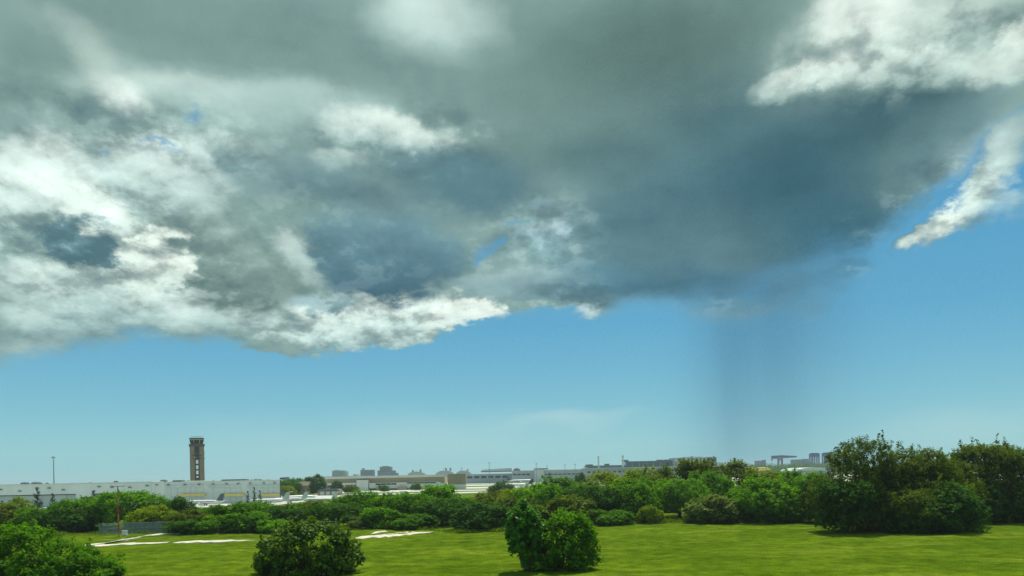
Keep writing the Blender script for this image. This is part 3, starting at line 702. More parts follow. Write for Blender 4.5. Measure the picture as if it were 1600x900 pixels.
HEDGE = 'trees and shrubs of the hedge between lawn and airport'
ROW = [
    # kind of plant, look, px, top y, width px, distance, label
    ('round_a', 'olive', 2, 786, 70, 170, 'olive green hedge tree cut off by the left picture edge'),
    ('tall_a', 'yellow', 28, 777, 46, 176, 'yellowish rounded tree left of the tallest dark pine sapling'),
    ('round_b', 'mid', 62, 793, 74, 160, 'green hedge shrub under the two pine saplings'),
    ('round_a', 'dark', 100, 794, 70, 158, 'dark shrub left of the wire fence, shadowed at its foot'),
    ('flat', 'mid', 118, 779, 84, 164, 'spreading green tree left of the orange mast with a shaded hollow below'),
    ('tall_b', 'dark', 156, 775, 64, 172, 'dark upright tree just left of the orange mast'),
    ('flat', 'mid', 205, 767, 112, 164, 'tallest flat topped tree directly behind the orange mast'),
    ('round_a', 'yellow', 238, 790, 70, 156, 'yellow green shrub standing over the right half of the wire fence'),
    ('round_b', 'dark', 274, 777, 62, 162, 'dark round tree right of the wire fence below the control tower'),
    ('round_a', 'olive', 296, 796, 70, 152, 'olive shrub beside the right end of the wire fence'),
    ('round_b', 'mid', 330, 789, 66, 166, 'green hedge shrub in front of the white jet with a dark tail'),
    ('low', 'mid', 338, 806, 60, 146, 'low green shrub at the lawn edge left of the glossy round bush'),
    ('round_a', 'olive', 366, 786, 60, 172, 'olive tree left of the three small pine tips'),
    ('round_b', 'mid', 400, 783, 74, 168, 'green hedge tree under the three small pine tips'),
    ('loose', 'mid', 388, 800, 70, 147, 'loose leafy shrub at the lawn edge with feathery branches'),
    ('low', 'bright', 425, 812, 54, 144, 'low bright shrub just left of the glossy round bush'),
    ('round_a', 'dark', 440, 789, 66, 160, 'dark hedge shrub behind the left shoulder of the glossy round bush'),
    ('tall_a', 'mid', 470, 786, 60, 176, 'green hedge tree in front of the nose of the white jet'),
    ('round_b', 'olive', 500, 783, 66, 170, 'olive hedge tree below the white jet with the high tail'),
    ('flat', 'dark', 520, 786, 90, 156, 'dark spreading tree behind the glossy round bush and small post'),
    ('tall_a', 'mid', 545, 772, 60, 176, 'green tree right of the white jet with the high tail'),
    ('round_a', 'bright', 572, 766, 66, 178, 'bright tree top in front of the tan parking building'),
    ('loose', 'bright', 592, 793, 60, 150, 'light leafy shrub behind the dry grey shrub'),
    ('round_b', 'mid', 612, 770, 70, 172, 'green tree below the dark window band of the parking building'),
    ('low', 'mid', 640, 803, 76, 147, 'low spreading shrub over the end of the white sand track'),
    ('flat', 'mid', 648, 771, 86, 164, 'layered green tree below the sloping canopy of the parking building'),
    ('tall_b', 'bright', 688, 757, 58, 178, 'tree with a pointed top sticking up before the end of the parking building'),
    ('flat', 'dark', 690, 778, 96, 154, 'dark layered tree right of the white sand track'),
    ('round_a', 'mid', 722, 776, 62, 160, 'green shrub left of the small bright grass gap to the apron'),
    ('round_b', 'dark', 752, 784, 92, 140, 'broad dark shrub at the lawn edge left of the vine covered small tree'),
    ('round_a', 'olive', 762, 768, 74, 166, 'olive tree below the dark green tree on the apron side'),
    ('tall_a', 'yellow', 802, 764, 66, 172, 'yellow green tree behind the vine covered small tree'),
    ('loose', 'olive', 800, 778, 70, 146, 'twiggy olive shrub directly behind the vine covered small tree'),
    ('round_b', 'bright', 838, 760, 84, 168, 'bright rounded tree between the two lawn shrubs and the parked white jets'),
    ('round_a', 'mid', 872, 748, 88, 186, 'green tree top rising before the long grey terminal'),
    ('loose', 'olive', 880, 775, 90, 146, 'olive shrub with loose twigs right behind the bush beside the vine tree'),
    ('flat', 'dark', 918, 762, 100, 156, 'dark layered tree right of the bush beside the vine tree'),
    ('tall_a', 'yellow', 946, 741, 78, 186, 'yellow green tree below the left of the two slim stair towers'),
    ('round_b', 'bright', 985, 752, 94, 158, 'bright rounded tree bulging towards the lawn right of centre'),
    ('round_a', 'yellow', 1000, 735, 84, 190, 'yellow green tree below the right of the two slim stair towers'),
    ('low', 'yellow', 1016, 790, 34, 148, 'small yellowish shrub at the lawn edge right of centre'),
    ('round_a', 'olive', 1036, 733, 66, 190, 'olive tree just left of the dark blue aircraft tail'),
    ('flat', 'mid', 1062, 752, 96, 166, 'spreading green tree with a deep shaded hollow at its foot'),
    ('tall_b', 'olive', 1086, 721, 62, 186, 'highest olive tree in the hedge, reaching above the white terminal front'),
    ('loose', 'grey', 1108, 774, 84, 146, 'pale flecked shrub at the lawn edge left of the bright round bush'),
    ('round_b', 'mid', 1112, 740, 70, 176, 'green tree below the pale windowed terminal end'),
    ('tall_a', 'olive', 1150, 723, 78, 184, 'olive tree reaching the skyline left of the yellow airliner'),
    ('round_a', 'bright', 1192, 746, 108, 147, 'big bright green round bush at the lawn edge left of the right tree clump'),
    ('round_b', 'yellow', 1200, 739, 78, 180, 'yellow green tree below the yellow airliner'),
    ('tall_a', 'bright', 1240, 738, 66, 164, 'bright upright tree between the round bush and the right tree clump'),
    ('round_b', 'mid', 1268, 742, 60, 158, 'green tree tucked against the left side of the right tree clump'),
    ('low', 'grey', 560, 808, 38, 149, 'dry grey shrub at the lawn edge right of the small post'),
    ('low', 'grey', 1250, 783, 36, 150, 'dry greyish shrub beside the left foot of the right tree clump'),
    ('low', 'mid', 1212, 800, 60, 144, 'low weedy shrub in front of the bright green round bush'),
    ('low', 'mid', 950, 797, 70, 146, 'low green shrub at the lawn edge right of the bush beside the vine tree'),
    ('low', 'dark', 300, 812, 66, 146, 'low dark shrub in shade at the lawn edge below the control tower'),
    ('low', 'mid', 1150, 797, 60, 148, 'low shrub between the pale flecked shrub and the bright round bush'),
    ('round_b', 'dark', 1300, 745, 90, 140, 'dark shrub behind the left flank of the right tree clump'),
]
for (kd, lk, px, yt, wp, d, lab) in ROW:
    if px > 830 and d > 155:
        yt -= 4
    plant('hedge_shrub' if kd in ('low', 'loose', 'round_a', 'round_b') else 'hedge_tree', lab, 'shrub' if kd in ('low', 'loose', 'round_a', 'round_b') else 'tree', kd, lk, px, yt, wp * 1.12, d, group=HEDGE)

PINES = [(58, 761, 18, 215, 'tallest dark pine sapling in front of the left hangar door'), (82, 771, 16, 225, 'thinner pine sapling right of the tallest one'), (146, 766, 15, 215, 'pine sapling between the two large hangar doors'),
         (397, 761, 9, 230, 'middle and tallest of three pine tips before the yellow hangar band'), (387, 767, 9, 232, 'left one of three small pine tips before the yellow hangar band'), (406, 766, 9, 232, 'right one of three small pine tips before the yellow hangar band')]
for (px, yt, wp, d, lab) in PINES:
    plant('pine_tree', lab, 'tree', 'pine', 'pine', px, yt, wp * 1.2, d, group='pine saplings behind the hedge')

# the tree clump on the right
plant_kind('oak_a', 31, 15, 13, 15.5, stems=3, r0=0.8, clumps=110, leaves=39000, leaf=0.34, rc=(0.085, 0.155), gap=0.2, fork=0.25, sprigs=50,
           lobes=[(0, 0, 7.0, 6.2, 5.6, 6.0), (0.6, 0, 12.0, 3.8, 3.6, 3.2), (-4.0, 0.5, 6.5, 3.6, 3.6, 4.0), (4.0, -0.6, 7.0, 3.6, 3.4, 4.4), (-2.2, 0, 10.6, 2.8, 2.8, 2.8), (-1.0, -3.0, 3.0, 5.0, 3.0, 2.8)])
plant_kind('oak_b', 32, 14, 12, 13.5, stems=3, r0=0.7, clumps=100, leaves=36000, leaf=0.34, rc=(0.085, 0.155), gap=0.2, fork=0.25, sprigs=70,
           lobes=[(0, 0, 6.4, 5.8, 5.0, 5.4), (-2.6, 0, 10.0, 3.0, 3.0, 2.9), (2.6, 0.4, 10.4, 3.0, 3.0, 2.8), (4.0, -0.6, 6.0, 3.0, 3.4, 3.8), (0, -3.0, 3.0, 5.0, 2.6, 2.8)])
plant_kind('oak_c', 33, 12, 11, 11, stems=2, r0=0.6, clumps=80, leaves=27000, leaf=0.34, rc=(0.09, 0.17), gap=1.2, fork=0.25, sprigs=60)
CL = 'trees of the clump on the right'
for (kd, lk, px, yt, wp, d, lab, rz) in (
        ('oak_a', 'shade', 1342, 684, 138, 120, 'tallest tree of the right clump, with the highest ragged top', 0.0),
        ('oak_b', 'shade', 1438, 698, 132, 121, 'second tree of the right clump with two lower rounded tops', 0.0),
        ('oak_c', 'shade', 1392, 722, 110, 124, 'tree filling the gap between the two tallest trees of the clump', 1.0),
        ('tall_a', 'dark', 1484, 752, 84, 115, 'rounded green shrub at the right front of the tree clump', 0.4),
        ('flat', 'shade', 1404, 764, 116, 116, 'dark shaded shrub at the middle front of the tree clump', 2.0),
        ('tall_b', 'dark', 1322, 752, 80, 116, 'green shrub at the left front of the tree clump', 3.0),
        ('oak_c', 'shade', 1462, 716, 124, 128, 'tree filling the back of the clump right of its second tree', 3.6),
        ('round_b', 'dark', 1442, 772, 120, 115, 'low dark shrub under the second tree of the right clump', 0.9),
        ('oak_c', 'shade', 1526, 691, 108, 136, 'olive tree behind the clump, its top right of the gap', 2.2),
        ('oak_b', 'shade', 1592, 697, 124, 134, 'green tree cut off by the right picture edge', 0.6),
        ('round_b', 'dark', 1545, 752, 90, 132, 'dark shrub in the shade between the clump and the right edge', 1.1),
        ('round_a', 'dark', 1602, 748, 90, 131, 'dark shrub in shade at the right picture edge', 2.6)):
    big = kd.startswith('oak')
    plant('clump_tree' if big else 'clump_shrub', lab, 'tree' if big else 'shrub', kd, lk, px, yt, wp * 1.04, d, rz, CL)

# the bushes standing alone on the lawn
plant_kind('grape_bush', 41, 11.5, 9, 5.6, stems=6, r0=0.4, clumps=130, leaves=17000, leaf=0.33, shape='round', rc=(0.09, 0.15), sprigs=80,
           lobes=[(0, 0, 1.7, 5.2, 4.2, 3.6), (0.3, 0, 3.4, 3.2, 2.8, 1.9), (-3.4, 0, 1.5, 2.0, 2.2, 1.7), (3.6, 0, 1.6, 1.8, 2.2, 1.6)])
plant_kind('left_bush', 42, 17, 11, 6.2, stems=7, r0=0.4, clumps=210, leaves=30000, leaf=0.35, rc=(0.07, 0.13), sprigs=220,
           lobes=[(-3.0, 0, 2.2, 5.2, 4.4, 3.8), (1.6, -0.3, 1.6, 4.6, 3.8, 2.7), (5.4, -0.6, 0.8, 2.8, 2.6, 1.2), (-6.0, 0, 2.0, 2.8, 3.4, 2.6)])
plant_kind('lawn_bush', 43, 7.6, 6.6, 6.2, stems=4, r0=0.35, clumps=120, leaves=17000, leaf=0.32, rc=(0.09, 0.16), sprigs=110,
           lobes=[(0.2, 0, 2.3, 3.0, 2.7, 2.5), (0.7, 0, 4.0, 2.2, 2.0, 2.0), (-1.9, -0.3, 1.6, 1.7, 1.9, 1.6), (2.0, 0, 2.6, 1.5, 1.8, 2.0)])
t = plant('round_bush', 'glossy round leaved bush alone on the lawn left of centre', 'bush', 'grape_bush', 'grape', 482, 812, 154, 80.5, 0.0)
t = plant('spreading_bush', 'large bright bush filling the lower left picture corner', 'bush', 'left_bush', 'mid', 54, 819, 258, 80.5, 0.0)
t = plant('round_bush', 'bushy round shrub on the lawn right beside the vine covered small tree', 'bush', 'lawn_bush', 'mid', 873, 798, 114, 80.2, 0.0)
# small tree smothered in vines, leaning trunk
me, cc, cr = crown(44, 3.9, 3.4, 7.2, gap=2.0, clumps=40, leaves=7800, leaf=0.30, shape='round', rc=(0.11, 0.19), sprigs=16,
                   lobes=[(-0.2, 0, 5.2, 1.5, 1.4, 1.5), (-1.1, 0, 4.3, 1.0, 1.1, 1.3), (0.9, 0, 4.2, 1.1, 1.1, 1.2), (-1.1, -0.2, 3.0, 0.6, 0.8, 0.9)])
base = at(820, 760, 79.5)
t = thing('vine_covered_tree', 'small leaning tree smothered in vines, left of the bushy round shrub', 'tree', (base.x, 79.5, 0))
put('crown', me, L['vine'], t)
mb = MB(); mb.tube([(0.1, 0, -0.15), (-0.1, 0, 1.2), (-0.45, 0, 2.6), (-0.6, 0, 4.2), (-0.3, 0, 5.4)], [0.34, 0.24, 0.22, 0.15, 0.05], 9)
mb.tube([(-0.2, 0, 1.5), (0.5, 0.1, 3.0), (0.8, 0, 4.2)], [0.14, 0.10, 0.04], 7); mb.tube([(-0.4, 0, 2.6), (-1.0, 0, 3.4), (-1.2, 0, 4.2)], [0.12, 0.08, 0.03], 7)
mb.build('trunk', M['bark'], t, True)
rs = np.random.RandomState(45); n = 900; zz = rs.uniform(0.2, 3.0, n); ang = rs.uniform(0, 6.28, n); rr = 0.25 + 0.18 * rs.uniform(size=n)
pos = np.stack([-0.18 * zz + rr * np.cos(ang) * 1.2, rr * np.sin(ang), zz], 1)
put('climbing_vine', leaf_mesh('climbing_vine', pos, np.stack([np.cos(ang), np.sin(ang), 0.4 + 0 * ang], 1), 0.24 * rs.uniform(0.7, 1.2, n), rs.uniform(size=n), 'round', rs), L['vine'], t)
# rough weeds along the foot of the hedge
rs = np.random.RandomState(46); n = 26000
px = rs.uniform(-30, 1290, n); dd = np.interp(px, [0, 150, 300, 560, 620, 700, 780, 900, 1000, 1140, 1290], [146, 147, 149, 147, 150, 134, 136, 146, 150, 147, 148]) + rs.normal(size=n) * 1.6
keep = ~(((px > 100) & (px < 300)) | ((px > 545) & (px < 690))) | (rs.uniform(size=n) < 0.25)
px, dd = px[keep], dd[keep]; n = len(px)
sz = rs.uniform(0.25, 0.7, n) * (0.6 + 0.8 * np.sin(px * 0.05) ** 2)
xx = (px - 800) / F * dd
pos = np.stack([xx, dd, sz * 0.45 + rs.uniform(0, 0.15, n)], 1)
tag(put('weeds', leaf_mesh('weeds', pos, rs.normal(size=(n, 3)) * [1, 1, 0.4], sz, rs.uniform(size=n), 'blade', rs), L['weed']), 'rough uncut weeds along the foot of the hedge', 'weeds', kind='stuff')

# ------------------------------------------------------------------ the airport
def paint(key, col, **kw):
    M[key] = material(key + '_paint' if kw.pop('painted', True) else key, col, **kw)
paint('hangar_grey', (214, 222, 220), vary=0.06, scale=0.15, streak=(1, 1, 0.2))
paint('hangar_door', (204, 213, 212), vary=0.05, scale=0.3, streak=(3, 1, 0.1))
paint('white', (228, 230, 228), rough=0.4, vary=0.04)
paint('dull_white', (206, 208, 202), vary=0.06)
paint('vent', (96, 102, 104), vary=0.1)
paint('yellow', (226, 200, 116), vary=0.08)
paint('tower_tan', (128, 117, 96), vary=0.10, scale=0.3, streak=(1, 1, 0.3))
paint('tower_dark', (80, 76, 68), vary=0.10)
paint('dark', (40, 44, 48), vary=0.1, rough=0.4)
paint('tan', (178, 164, 132), vary=0.07, scale=0.1)
paint('tan_dark', (150, 136, 106), vary=0.07, scale=0.1)
paint('steel', (140, 146, 148), rough=0.5, vary=0.08, metal=0.4)
paint('terminal_pale', (178, 188, 186), vary=0.06, scale=0.05)
paint('terminal', (150, 164, 166), vary=0.06, scale=0.05)
paint('terminal_dark', (84, 98, 106), vary=0.10, scale=0.05)
paint('far_blue', (84, 110, 130), vary=0.08, scale=0.02)
paint('far_pale', (168, 176, 176), vary=0.06, scale=0.02)
paint('crane_navy', (34, 62, 108), vary=0.08)
paint('crane_blue', (22, 66, 150), vary=0.08)
paint('orange', (176, 70, 34), vary=0.12, scale=2.0)
paint('faded_orange', (186, 128, 96), vary=0.12, scale=2.0)
paint('tail_blue', (24, 38, 88), rough=0.35, vary=0.05)
paint('tail_grey', (92, 100, 108), rough=0.35, vary=0.05)
paint('roof_brown', (96, 82, 70), vary=0.12)
paint('wall_blue', (150, 160, 170), vary=0.06)
paint('wire', (132, 148, 156), rough=0.5, vary=0.08, metal=0.3)
M['glass'] = material('window_glass', (34, 46, 54), 0.12, 0.08, 0.5, spec=0.6)
M['cab_glass'] = material('cab_glass', (20, 30, 36), 0.35, 0.08, 0.5, spec=0.15)
M['pale_glass'] = material('pale_panel', (232, 236, 238), 0.3, 0.04, 0.5)

class Face:
    """a front standing at distance d, measured in picture points, so that parts can be laid out on it"""
    def __init__(self, d, pxc, pyc=750):
        self.d = d; self.o = at(pxc, pyc, d).x
    def x(self, px):
        return at(px, 750, self.d).x - self.o
    def z(self, px, py):
        return at(px, py, self.d).z

# ---- the two hangars
fc = Face(345, 90); top = fc.z(100, 754.2)
t = thing('hangar', 'long grey hangar with tall recessed doors at the far left', 'hangar', (fc.o, 345, -0.4))
x0, x1 = fc.x(-140), fc.x(236); dt = fc.z(60, 771.5)
MB().box(x0, x1, 3.6, 70, 0, top - 0.15).build('wall', M['hangar_grey'], t)
MB().box(x0 - 0.3, x1 + 0.002, -0.25, 0.0, top - 0.35, top + 0.12).box(x0, x1, 0.0, 70.2, top - 0.149, top + 0.1).build('roof', M['dull_white'], t)
MB().box(x0, x1, 0, 3.6, dt, top - 0.35).build('fascia', M['hangar_grey'], t)
for a, b in ((-140, -118), (118, 142), (222, 236)):
    MB().box(fc.x(a), fc.x(b), 0.03, 3.6, 0, dt - 0.003).build('pier', M['hangar_grey'], t)
for a, b, k in ((-118, 118, 12), (142, 222, 5)):
    for i in range(k):
        xa, xb = fc.x(a) + (fc.x(b) - fc.x(a)) * i / k, fc.x(a) + (fc.x(b) - fc.x(a)) * (i + 1) / k
        MB().box(xa + 0.06, xb - 0.06, 2.6 + 0.25 * (i % 2), 3.598, 0.1, dt - 0.5).build('door_panel', M['hangar_door'], t)
    MB().box(fc.x(a) + .02, fc.x(b) - .02, 2.2, 3.597, dt - 0.45, dt - 0.01).build('door_shade_strip', M['vent'], t)  # dark strip put in for the shade of the recess under the fascia
for px, py in ((1, 763.6), (31, 766), (77, 761.2), (99, 764), (155, 759.2), (175, 760), (203, 760), (230, 757.5)):
    z = fc.z(px, py); x = fc.x(px)
    MB().prism([(x - 0.75, z - 0.2), (x + 0.75, z - 0.2), (x + 0.55, z + 0.25), (x - 0.55, z + 0.25)], -0.55, 0.0).build('wall_light', M['vent'], t)
for px, w_, h_ in ((8, 2.0, 0.9), (27, 2.4, 0.9), (44, 0.7, 0.5), (156, 1.1, 0.7), (234, 1.6, 0.8)):
    MB().lathe([(w_, 0.0), (w_, h_ * 0.5), (w_ * 0.6, h_), (0.05, h_ * 1.1)], 10, 'z', (fc.x(px), 14, top + 0.1)).build('roof_vent', M['terminal_dark'], t)
fc = Face(345, 337); top = fc.z(337, 750.6)
t = thing('hangar', 'pale hangar with yellow band standing before the control tower', 'hangar', (fc.o, 345, -0.4))
x0, x1 = fc.x(236.3), fc.x(437.5)
xb_ = (fc.o + x1) * 402 / 345 - fc.o - 1.0
MB().slab([(x0, 0), (x1, 0), (xb_, 57), (x0, 57)], 0, top - 0.15).build('wall', M['hangar_grey'], t)
MB().slab([(x0, -0.3), (x1 + 0.25, -0.3), (xb_ + .2, 57.3), (x0, 57.3)], top - 0.147, top + 0.16).build('roof', M['dull_white'], t)
for a, b in ((257, 318), (324, 378), (385, 436)):
    z = fc.z((a + b) / 2, 757.8)
    MB().box(fc.x(a), fc.x(b), -0.9, -0.002, z - 0.12, z + 0.12).build('canopy', M['hangar_grey'], t)
    for i in range(6):
        xa = fc.x(a) + (fc.x(b) - fc.x(a)) * i / 6; xb = fc.x(a) + (fc.x(b) - fc.x(a)) * (i + 1) / 6
        MB().box(xa + 0.06, xb - 0.06, -0.18, -0.002, 0.1, z - 0.7).build('door_panel', M['hangar_door'], t)
for a, b in ((281, 322), (346, 383), (407, 436.5)):
    z = fc.z((a + b) / 2, 771.6)
    MB().box(fc.x(a), fc.x(b), -1.6, -0.2, z - 0.6, z + 0.4).build('yellow_band', M['yellow'], t)
for i, px in enumerate((245, 263, 289, 311, 333, 354, 372, 391, 412, 429)):
    z = fc.z(px, 756.4 - 0.018 * (px - 245)); x = fc.x(px)
    MB().prism([(x - 0.6, z - 0.15), (x + 0.6, z - 0.15), (x + 0.45, z + 0.2), (x - 0.45, z + 0.2)], -0.45, -0.002).build('wall_light', M['vent'], t)
MB().tube([(x1 + 0.18, -0.1, 0), (x1 + 0.18, -0.1, top)], 0.22, 6).build('downpipe', M['tower_dark'], t)
for px, w_, h_ in ((340, 6.0, 0.6), (420, 1.2, 1.0), (246, 2.2, 0.7)):
    MB().box(fc.x(px) - w_, fc.x(px) + w_, 20, 24, top + 0.16, top + 0.16 + h_, 0.15).build('roof_unit', M['terminal_dark'], t)

# ---- the control tower
D_ = 560.0; fc = Face(D_, 308.6); base = at(308.6, 752, D_)
t = thing('control_tower', 'tan airport control tower with dark glazed cab above the hangars', 'tower', (base.x, D_, -0.4), math.atan2(-base.x, D_))
zz = lambda py: fc.z(308.6, py) + 0.4
hw = 10.4 / 1186 * D_
for s in (-1, 1):
    xa, xb = sorted((s * hw, s * hw * 0.34))
    MB().box(xa, xb, 0, 2 * hw, 0, zz(697.2)).build('shaft_pier', M['tower_tan'], t)
MB().box(-hw * 0.34 + 0.004, hw * 0.34 - 0.004, 0.9, 2 * hw - 0.9, 0, zz(697.4)).build('shaft_core', M['tower_dark'], t)
for (ya, yb) in ((718.6, 724.6), (727, 732.8), (735.2, 741), (743.8, 746.2)):
    w = MB().box(-0.82, 0.82, 0.45, 0.898, zz(yb), zz(ya)).build('window', M['pale_glass'], t)
    MB().box(-1.0, 1.0, 0.35, 0.897, zz(yb) - 0.35, zz(yb) - 0.003).build('sill', M['tower_dark'], w)
MB().box(-hw * 0.3, hw * 0.3, 0.25, 0.897, zz(704.5), zz(699)).build('louvre', M['dark'], t)
for py in (711.5, 716.5):
    MB().box(-hw * 0.62, hw * 0.62, -0.5, 0.6, zz(py) - 0.25, zz(py) + 0.25).build('platform', M['tower_dark'], t)
    MB().tube([(-hw * .62, -.45, zz(py) + 1.2), (hw * .62, -.45, zz(py) + 1.2)], 0.07, 5).build('handrail', M['steel'], t)
MB().lathe([(0.55, 0), (0.55, 0.4), (0.05, 0.6)], 8, 'z', (-1.5, -0.2, zz(715.2))).build('dish', M['white'], t)
def octo(r, y=hw):
    return [(r * math.cos(math.pi / 8 + i * math.pi / 4), y + r * math.sin(math.pi / 8 + i * math.pi / 4)) for i in range(8)]
MB().box(-hw * 1.10, hw * 1.10, -hw * .10, hw * 2.10, zz(697.2) + 0.002, zz(693.8)).build('balcony', M['tower_dark'], t)
for s in (-1, 1):
    MB().tube([(s * hw * 1.07, -0.4, zz(693.8)), (s * hw * 1.07, -0.4, zz(691.6))], 0.06, 5).build('rail_post', M['steel'], t)
MB().tube([(-hw * 1.07, -0.4, zz(691.6)), (hw * 1.07, -0.4, zz(691.6))], 0.06, 5).build('rail', M['steel'], t)
rb, rt = hw * 0.86 / math.cos(math.pi / 8), hw * 1.0 / math.cos(math.pi / 8)
MB().slab(octo(rb * 0.98), zz(693.79), zz(692.9)).build('cab_base', M['tower_tan'], t)
ob, ot = octo(rb), octo(rt)
for i in range(8):
    j = (i + 1) % 8
    MB().add([(*ob[i], zz(692.9)), (*ob[j], zz(692.9)), (*ot[j], zz(687.6)), (*ot[i], zz(687.6))] + [(p[0] * .96, hw + (p[1] - hw) * .96, z_) for p, z_ in ((ob[i], zz(692.9)), (ob[j], zz(692.9)), (ot[j], zz(687.6)), (ot[i], zz(687.6)))],
             [(0, 1, 2, 3), (7, 6, 5, 4), (0, 4, 5, 1), (1, 5, 6, 2), (2, 6, 7, 3), (3, 7, 4, 0)]).build('cab_pane', M['cab_glass'], t)
    MB().tube([(*ob[i], zz(692.9)), (*ot[i], zz(687.6))], 0.12, 5).build('mullion', M['dull_white'], t)
MB().slab(octo(rt * 1.01), zz(687.59), zz(685.4)).build('cab_fascia', M['tan_dark'], t)
MB().slab(octo(rt * 1.05), zz(685.39), zz(684.0)).build('cab_roof', M['dark'], t)
for s in (-0.72, -0.3, 0.12, 0.5, 0.74):
    MB().tube([(s * hw, hw * .6, zz(684)), (s * hw, hw * .6, zz(681.3))], 0.13, 5).build('roof_post', M['white'], t)
MB().tube([(-0.72 * hw, hw * .6, zz(681.5)), (0.74 * hw, hw * .6, zz(681.5))], 0.22, 5).build('roof_rail', M['white'], t)
MB().tube([(hw * .9, hw, zz(684)), (hw * .9, hw, zz(678.8))], 0.05, 5).build('antenna', M['steel'], t)
for a, b in ((705, 712), (714, 719)):
    MB().tube([(hw * 1.04, 3, zz(a)), (hw * 1.04, 3, zz(b))], 0.2, 5).build('cable_duct', M['dull_white'], t)

def high_mast(px, ytop, d, label, lamps=6):
    b = at(px, 750, d); h = at(px, ytop, d).z + 0.4
    t = thing('light_mast', label, 'light mast', (b.x, d, -0.4), 0, None)
    MB().tube([(0, 0, 0), (0, 0, h * .5), (0, 0, h)], [0.46 * h / 30, 0.36 * h / 30, 0.26 * h / 30], 8).build('pole', M['steel'], t)
    MB().lathe([(0.5, h - 0.9), (1.05, h - 0.7), (1.05, h - 0.45), (0.3, h + 0.1)], 10).build('head_ring', M['terminal_dark'], t)
    for i in range(lamps):
        a = i * 2 * math.pi / lamps
        MB().box(1.2 * math.cos(a) - .22, 1.2 * math.cos(a) + .22, 1.2 * math.sin(a) - .22, 1.2 * math.sin(a) + .22, h - 1.0, h - 0.6).build('lamp', M['dull_white'], t)
    return t
high_mast(84.2, 713.5, 430, 'tall thin light mast rising behind the left hangar')

# ---- aircraft
def airplane(label, px, py_base, d, length, heading, tail='tail_blue', body='white', ttail=False, group='parked aircraft'):
    """length along x, nose at +x; heading turns it about z"""
    p = at(px, 750, d); k = length / 30.0
    t = thing('airplane', label, 'airplane', (p.x, d, -0.36), R(heading), group)
    r = 1.55 * k; zc = 2.7 * k
    f = MB().lathe([(0.05 * k, -15 * k), (r * .28, -13.6 * k), (r * .7, -10 * k), (r, -6 * k), (r, 9 * k), (r * .9, 11.4 * k), (r * .62, 13.4 * k), (r * .3, 14.6 * k), (0.04, 15 * k)], 14, 'x', (0, 0, zc)).build('fuselage', M[body], t, True)
    MB().box(12.1 * k, 13.3 * k, -0.75 * k, 0.75 * k, zc + 0.55 * k, zc + 0.95 * k).build('cockpit_window', M['glass'], f)
    for s in (-1, 1):
        MB().add([(3.2 * k, s * r * .8, zc - .7 * k), (-2.2 * k, s * r * .8, zc - .7 * k), (-5.4 * k, s * 13.4 * k, zc + .3 * k), (-3.9 * k, s * 13.4 * k, zc + .3 * k),
                  (3.2 * k, s * r * .8, zc - .25 * k), (-2.2 * k, s * r * .8, zc - .35 * k), (-5.4 * k, s * 13.4 * k, zc + .45 * k), (-3.9 * k, s * 13.4 * k, zc + .45 * k)],
                 [(0, 1, 2, 3), (7, 6, 5, 4), (0, 4, 5, 1), (1, 5, 6, 2), (2, 6, 7, 3), (3, 7, 4, 0)]).build('wing', M['dull_white'], t)
        if ttail:
            MB().lathe([(.3 * k, -9.6 * k), (.75 * k, -8.6 * k), (.8 * k, -6.4 * k), (.6 * k, -5.6 * k)], 10, 'x', (0, s * (r + .75 * k), zc + .5 * k)).build('engine', M[body], t, True)
        else:
            MB().lathe([(.4 * k, -1.8 * k), (.9 * k, -.8 * k), (.95 * k, 1.4 * k), (.75 * k, 2.2 * k)], 10, 'x', (0, s * 4.9 * k, zc - 1.3 * k)).build('engine', M[body], t, True)
        MB().tube([(-1.0 * k, s * 1.9 * k, 0.3 * k), (-1.0 * k, s * 1.9 * k, zc - .6 * k)], 0.16 * k, 6).build('landing_gear', M['steel'], t)
        MB().lathe([(.5 * k, -.25 * k), (.55 * k, 0), (.5 * k, .25 * k)], 10, 'x', (-1.0 * k, s * 1.9 * k, .55 * k)).build('wheel', M['dark'], t)
        zt = zc + (6.0 if ttail else .6) * k; xs = -2.2 * k if ttail else 0
        MB().add([(-11.6 * k + xs, s * .2 * k, zt), (-14.2 * k + xs, s * .2 * k, zt), (-15.2 * k + xs, s * 4.9 * k, zt + .1 * k), (-13.9 * k + xs, s * 4.9 * k, zt + .1 * k),
                  (-11.6 * k + xs, s * .2 * k, zt + .25 * k), (-14.2 * k + xs, s * .2 * k, zt + .2 * k), (-15.2 * k + xs, s * 4.9 * k, zt + .22 * k), (-13.9 * k + xs, s * 4.9 * k, zt + .22 * k)],
                 [(0, 1, 2, 3), (7, 6, 5, 4), (0, 4, 5, 1), (1, 5, 6, 2), (2, 6, 7, 3), (3, 7, 4, 0)]).build('tailplane', M[tail if ttail else body], t)
    MB().prism([(-9.2 * k, zc + r * .75), (-12.6 * k, zc + 6.0 * k), (-15.4 * k, zc + 6.1 * k), (-14.0 * k, zc + r * .3)], -.16 * k, .16 * k).build('tail_fin', M[tail], t)
    MB().tube([(11 * k, 0, 0.4 * k), (11 * k, 0, zc - .8 * k)], 0.13 * k, 6).build('nose_gear', M['steel'], t)
    MB().prism([(-8 * k, zc + .2 * k), (11 * k, zc + .2 * k), (11 * k, zc + .5 * k), (-8 * k, zc + .5 * k)], -r * 1.004, r * 1.004).build('window_line', M['tail_grey'], t)
    return t
airplane('white jet with a grey tail parked before the yellow hangar band', 318, 780, 318, 17, 180, 'tail_grey')
airplane('white business jet with a high tail in front of the hangar corner', 262, 780, 322, 14, 15, 'white', ttail=True)
airplane('white jet nose on beside the right end of the pale hangar', 420, 780, 320, 17, 200, 'dull_white', ttail=True)
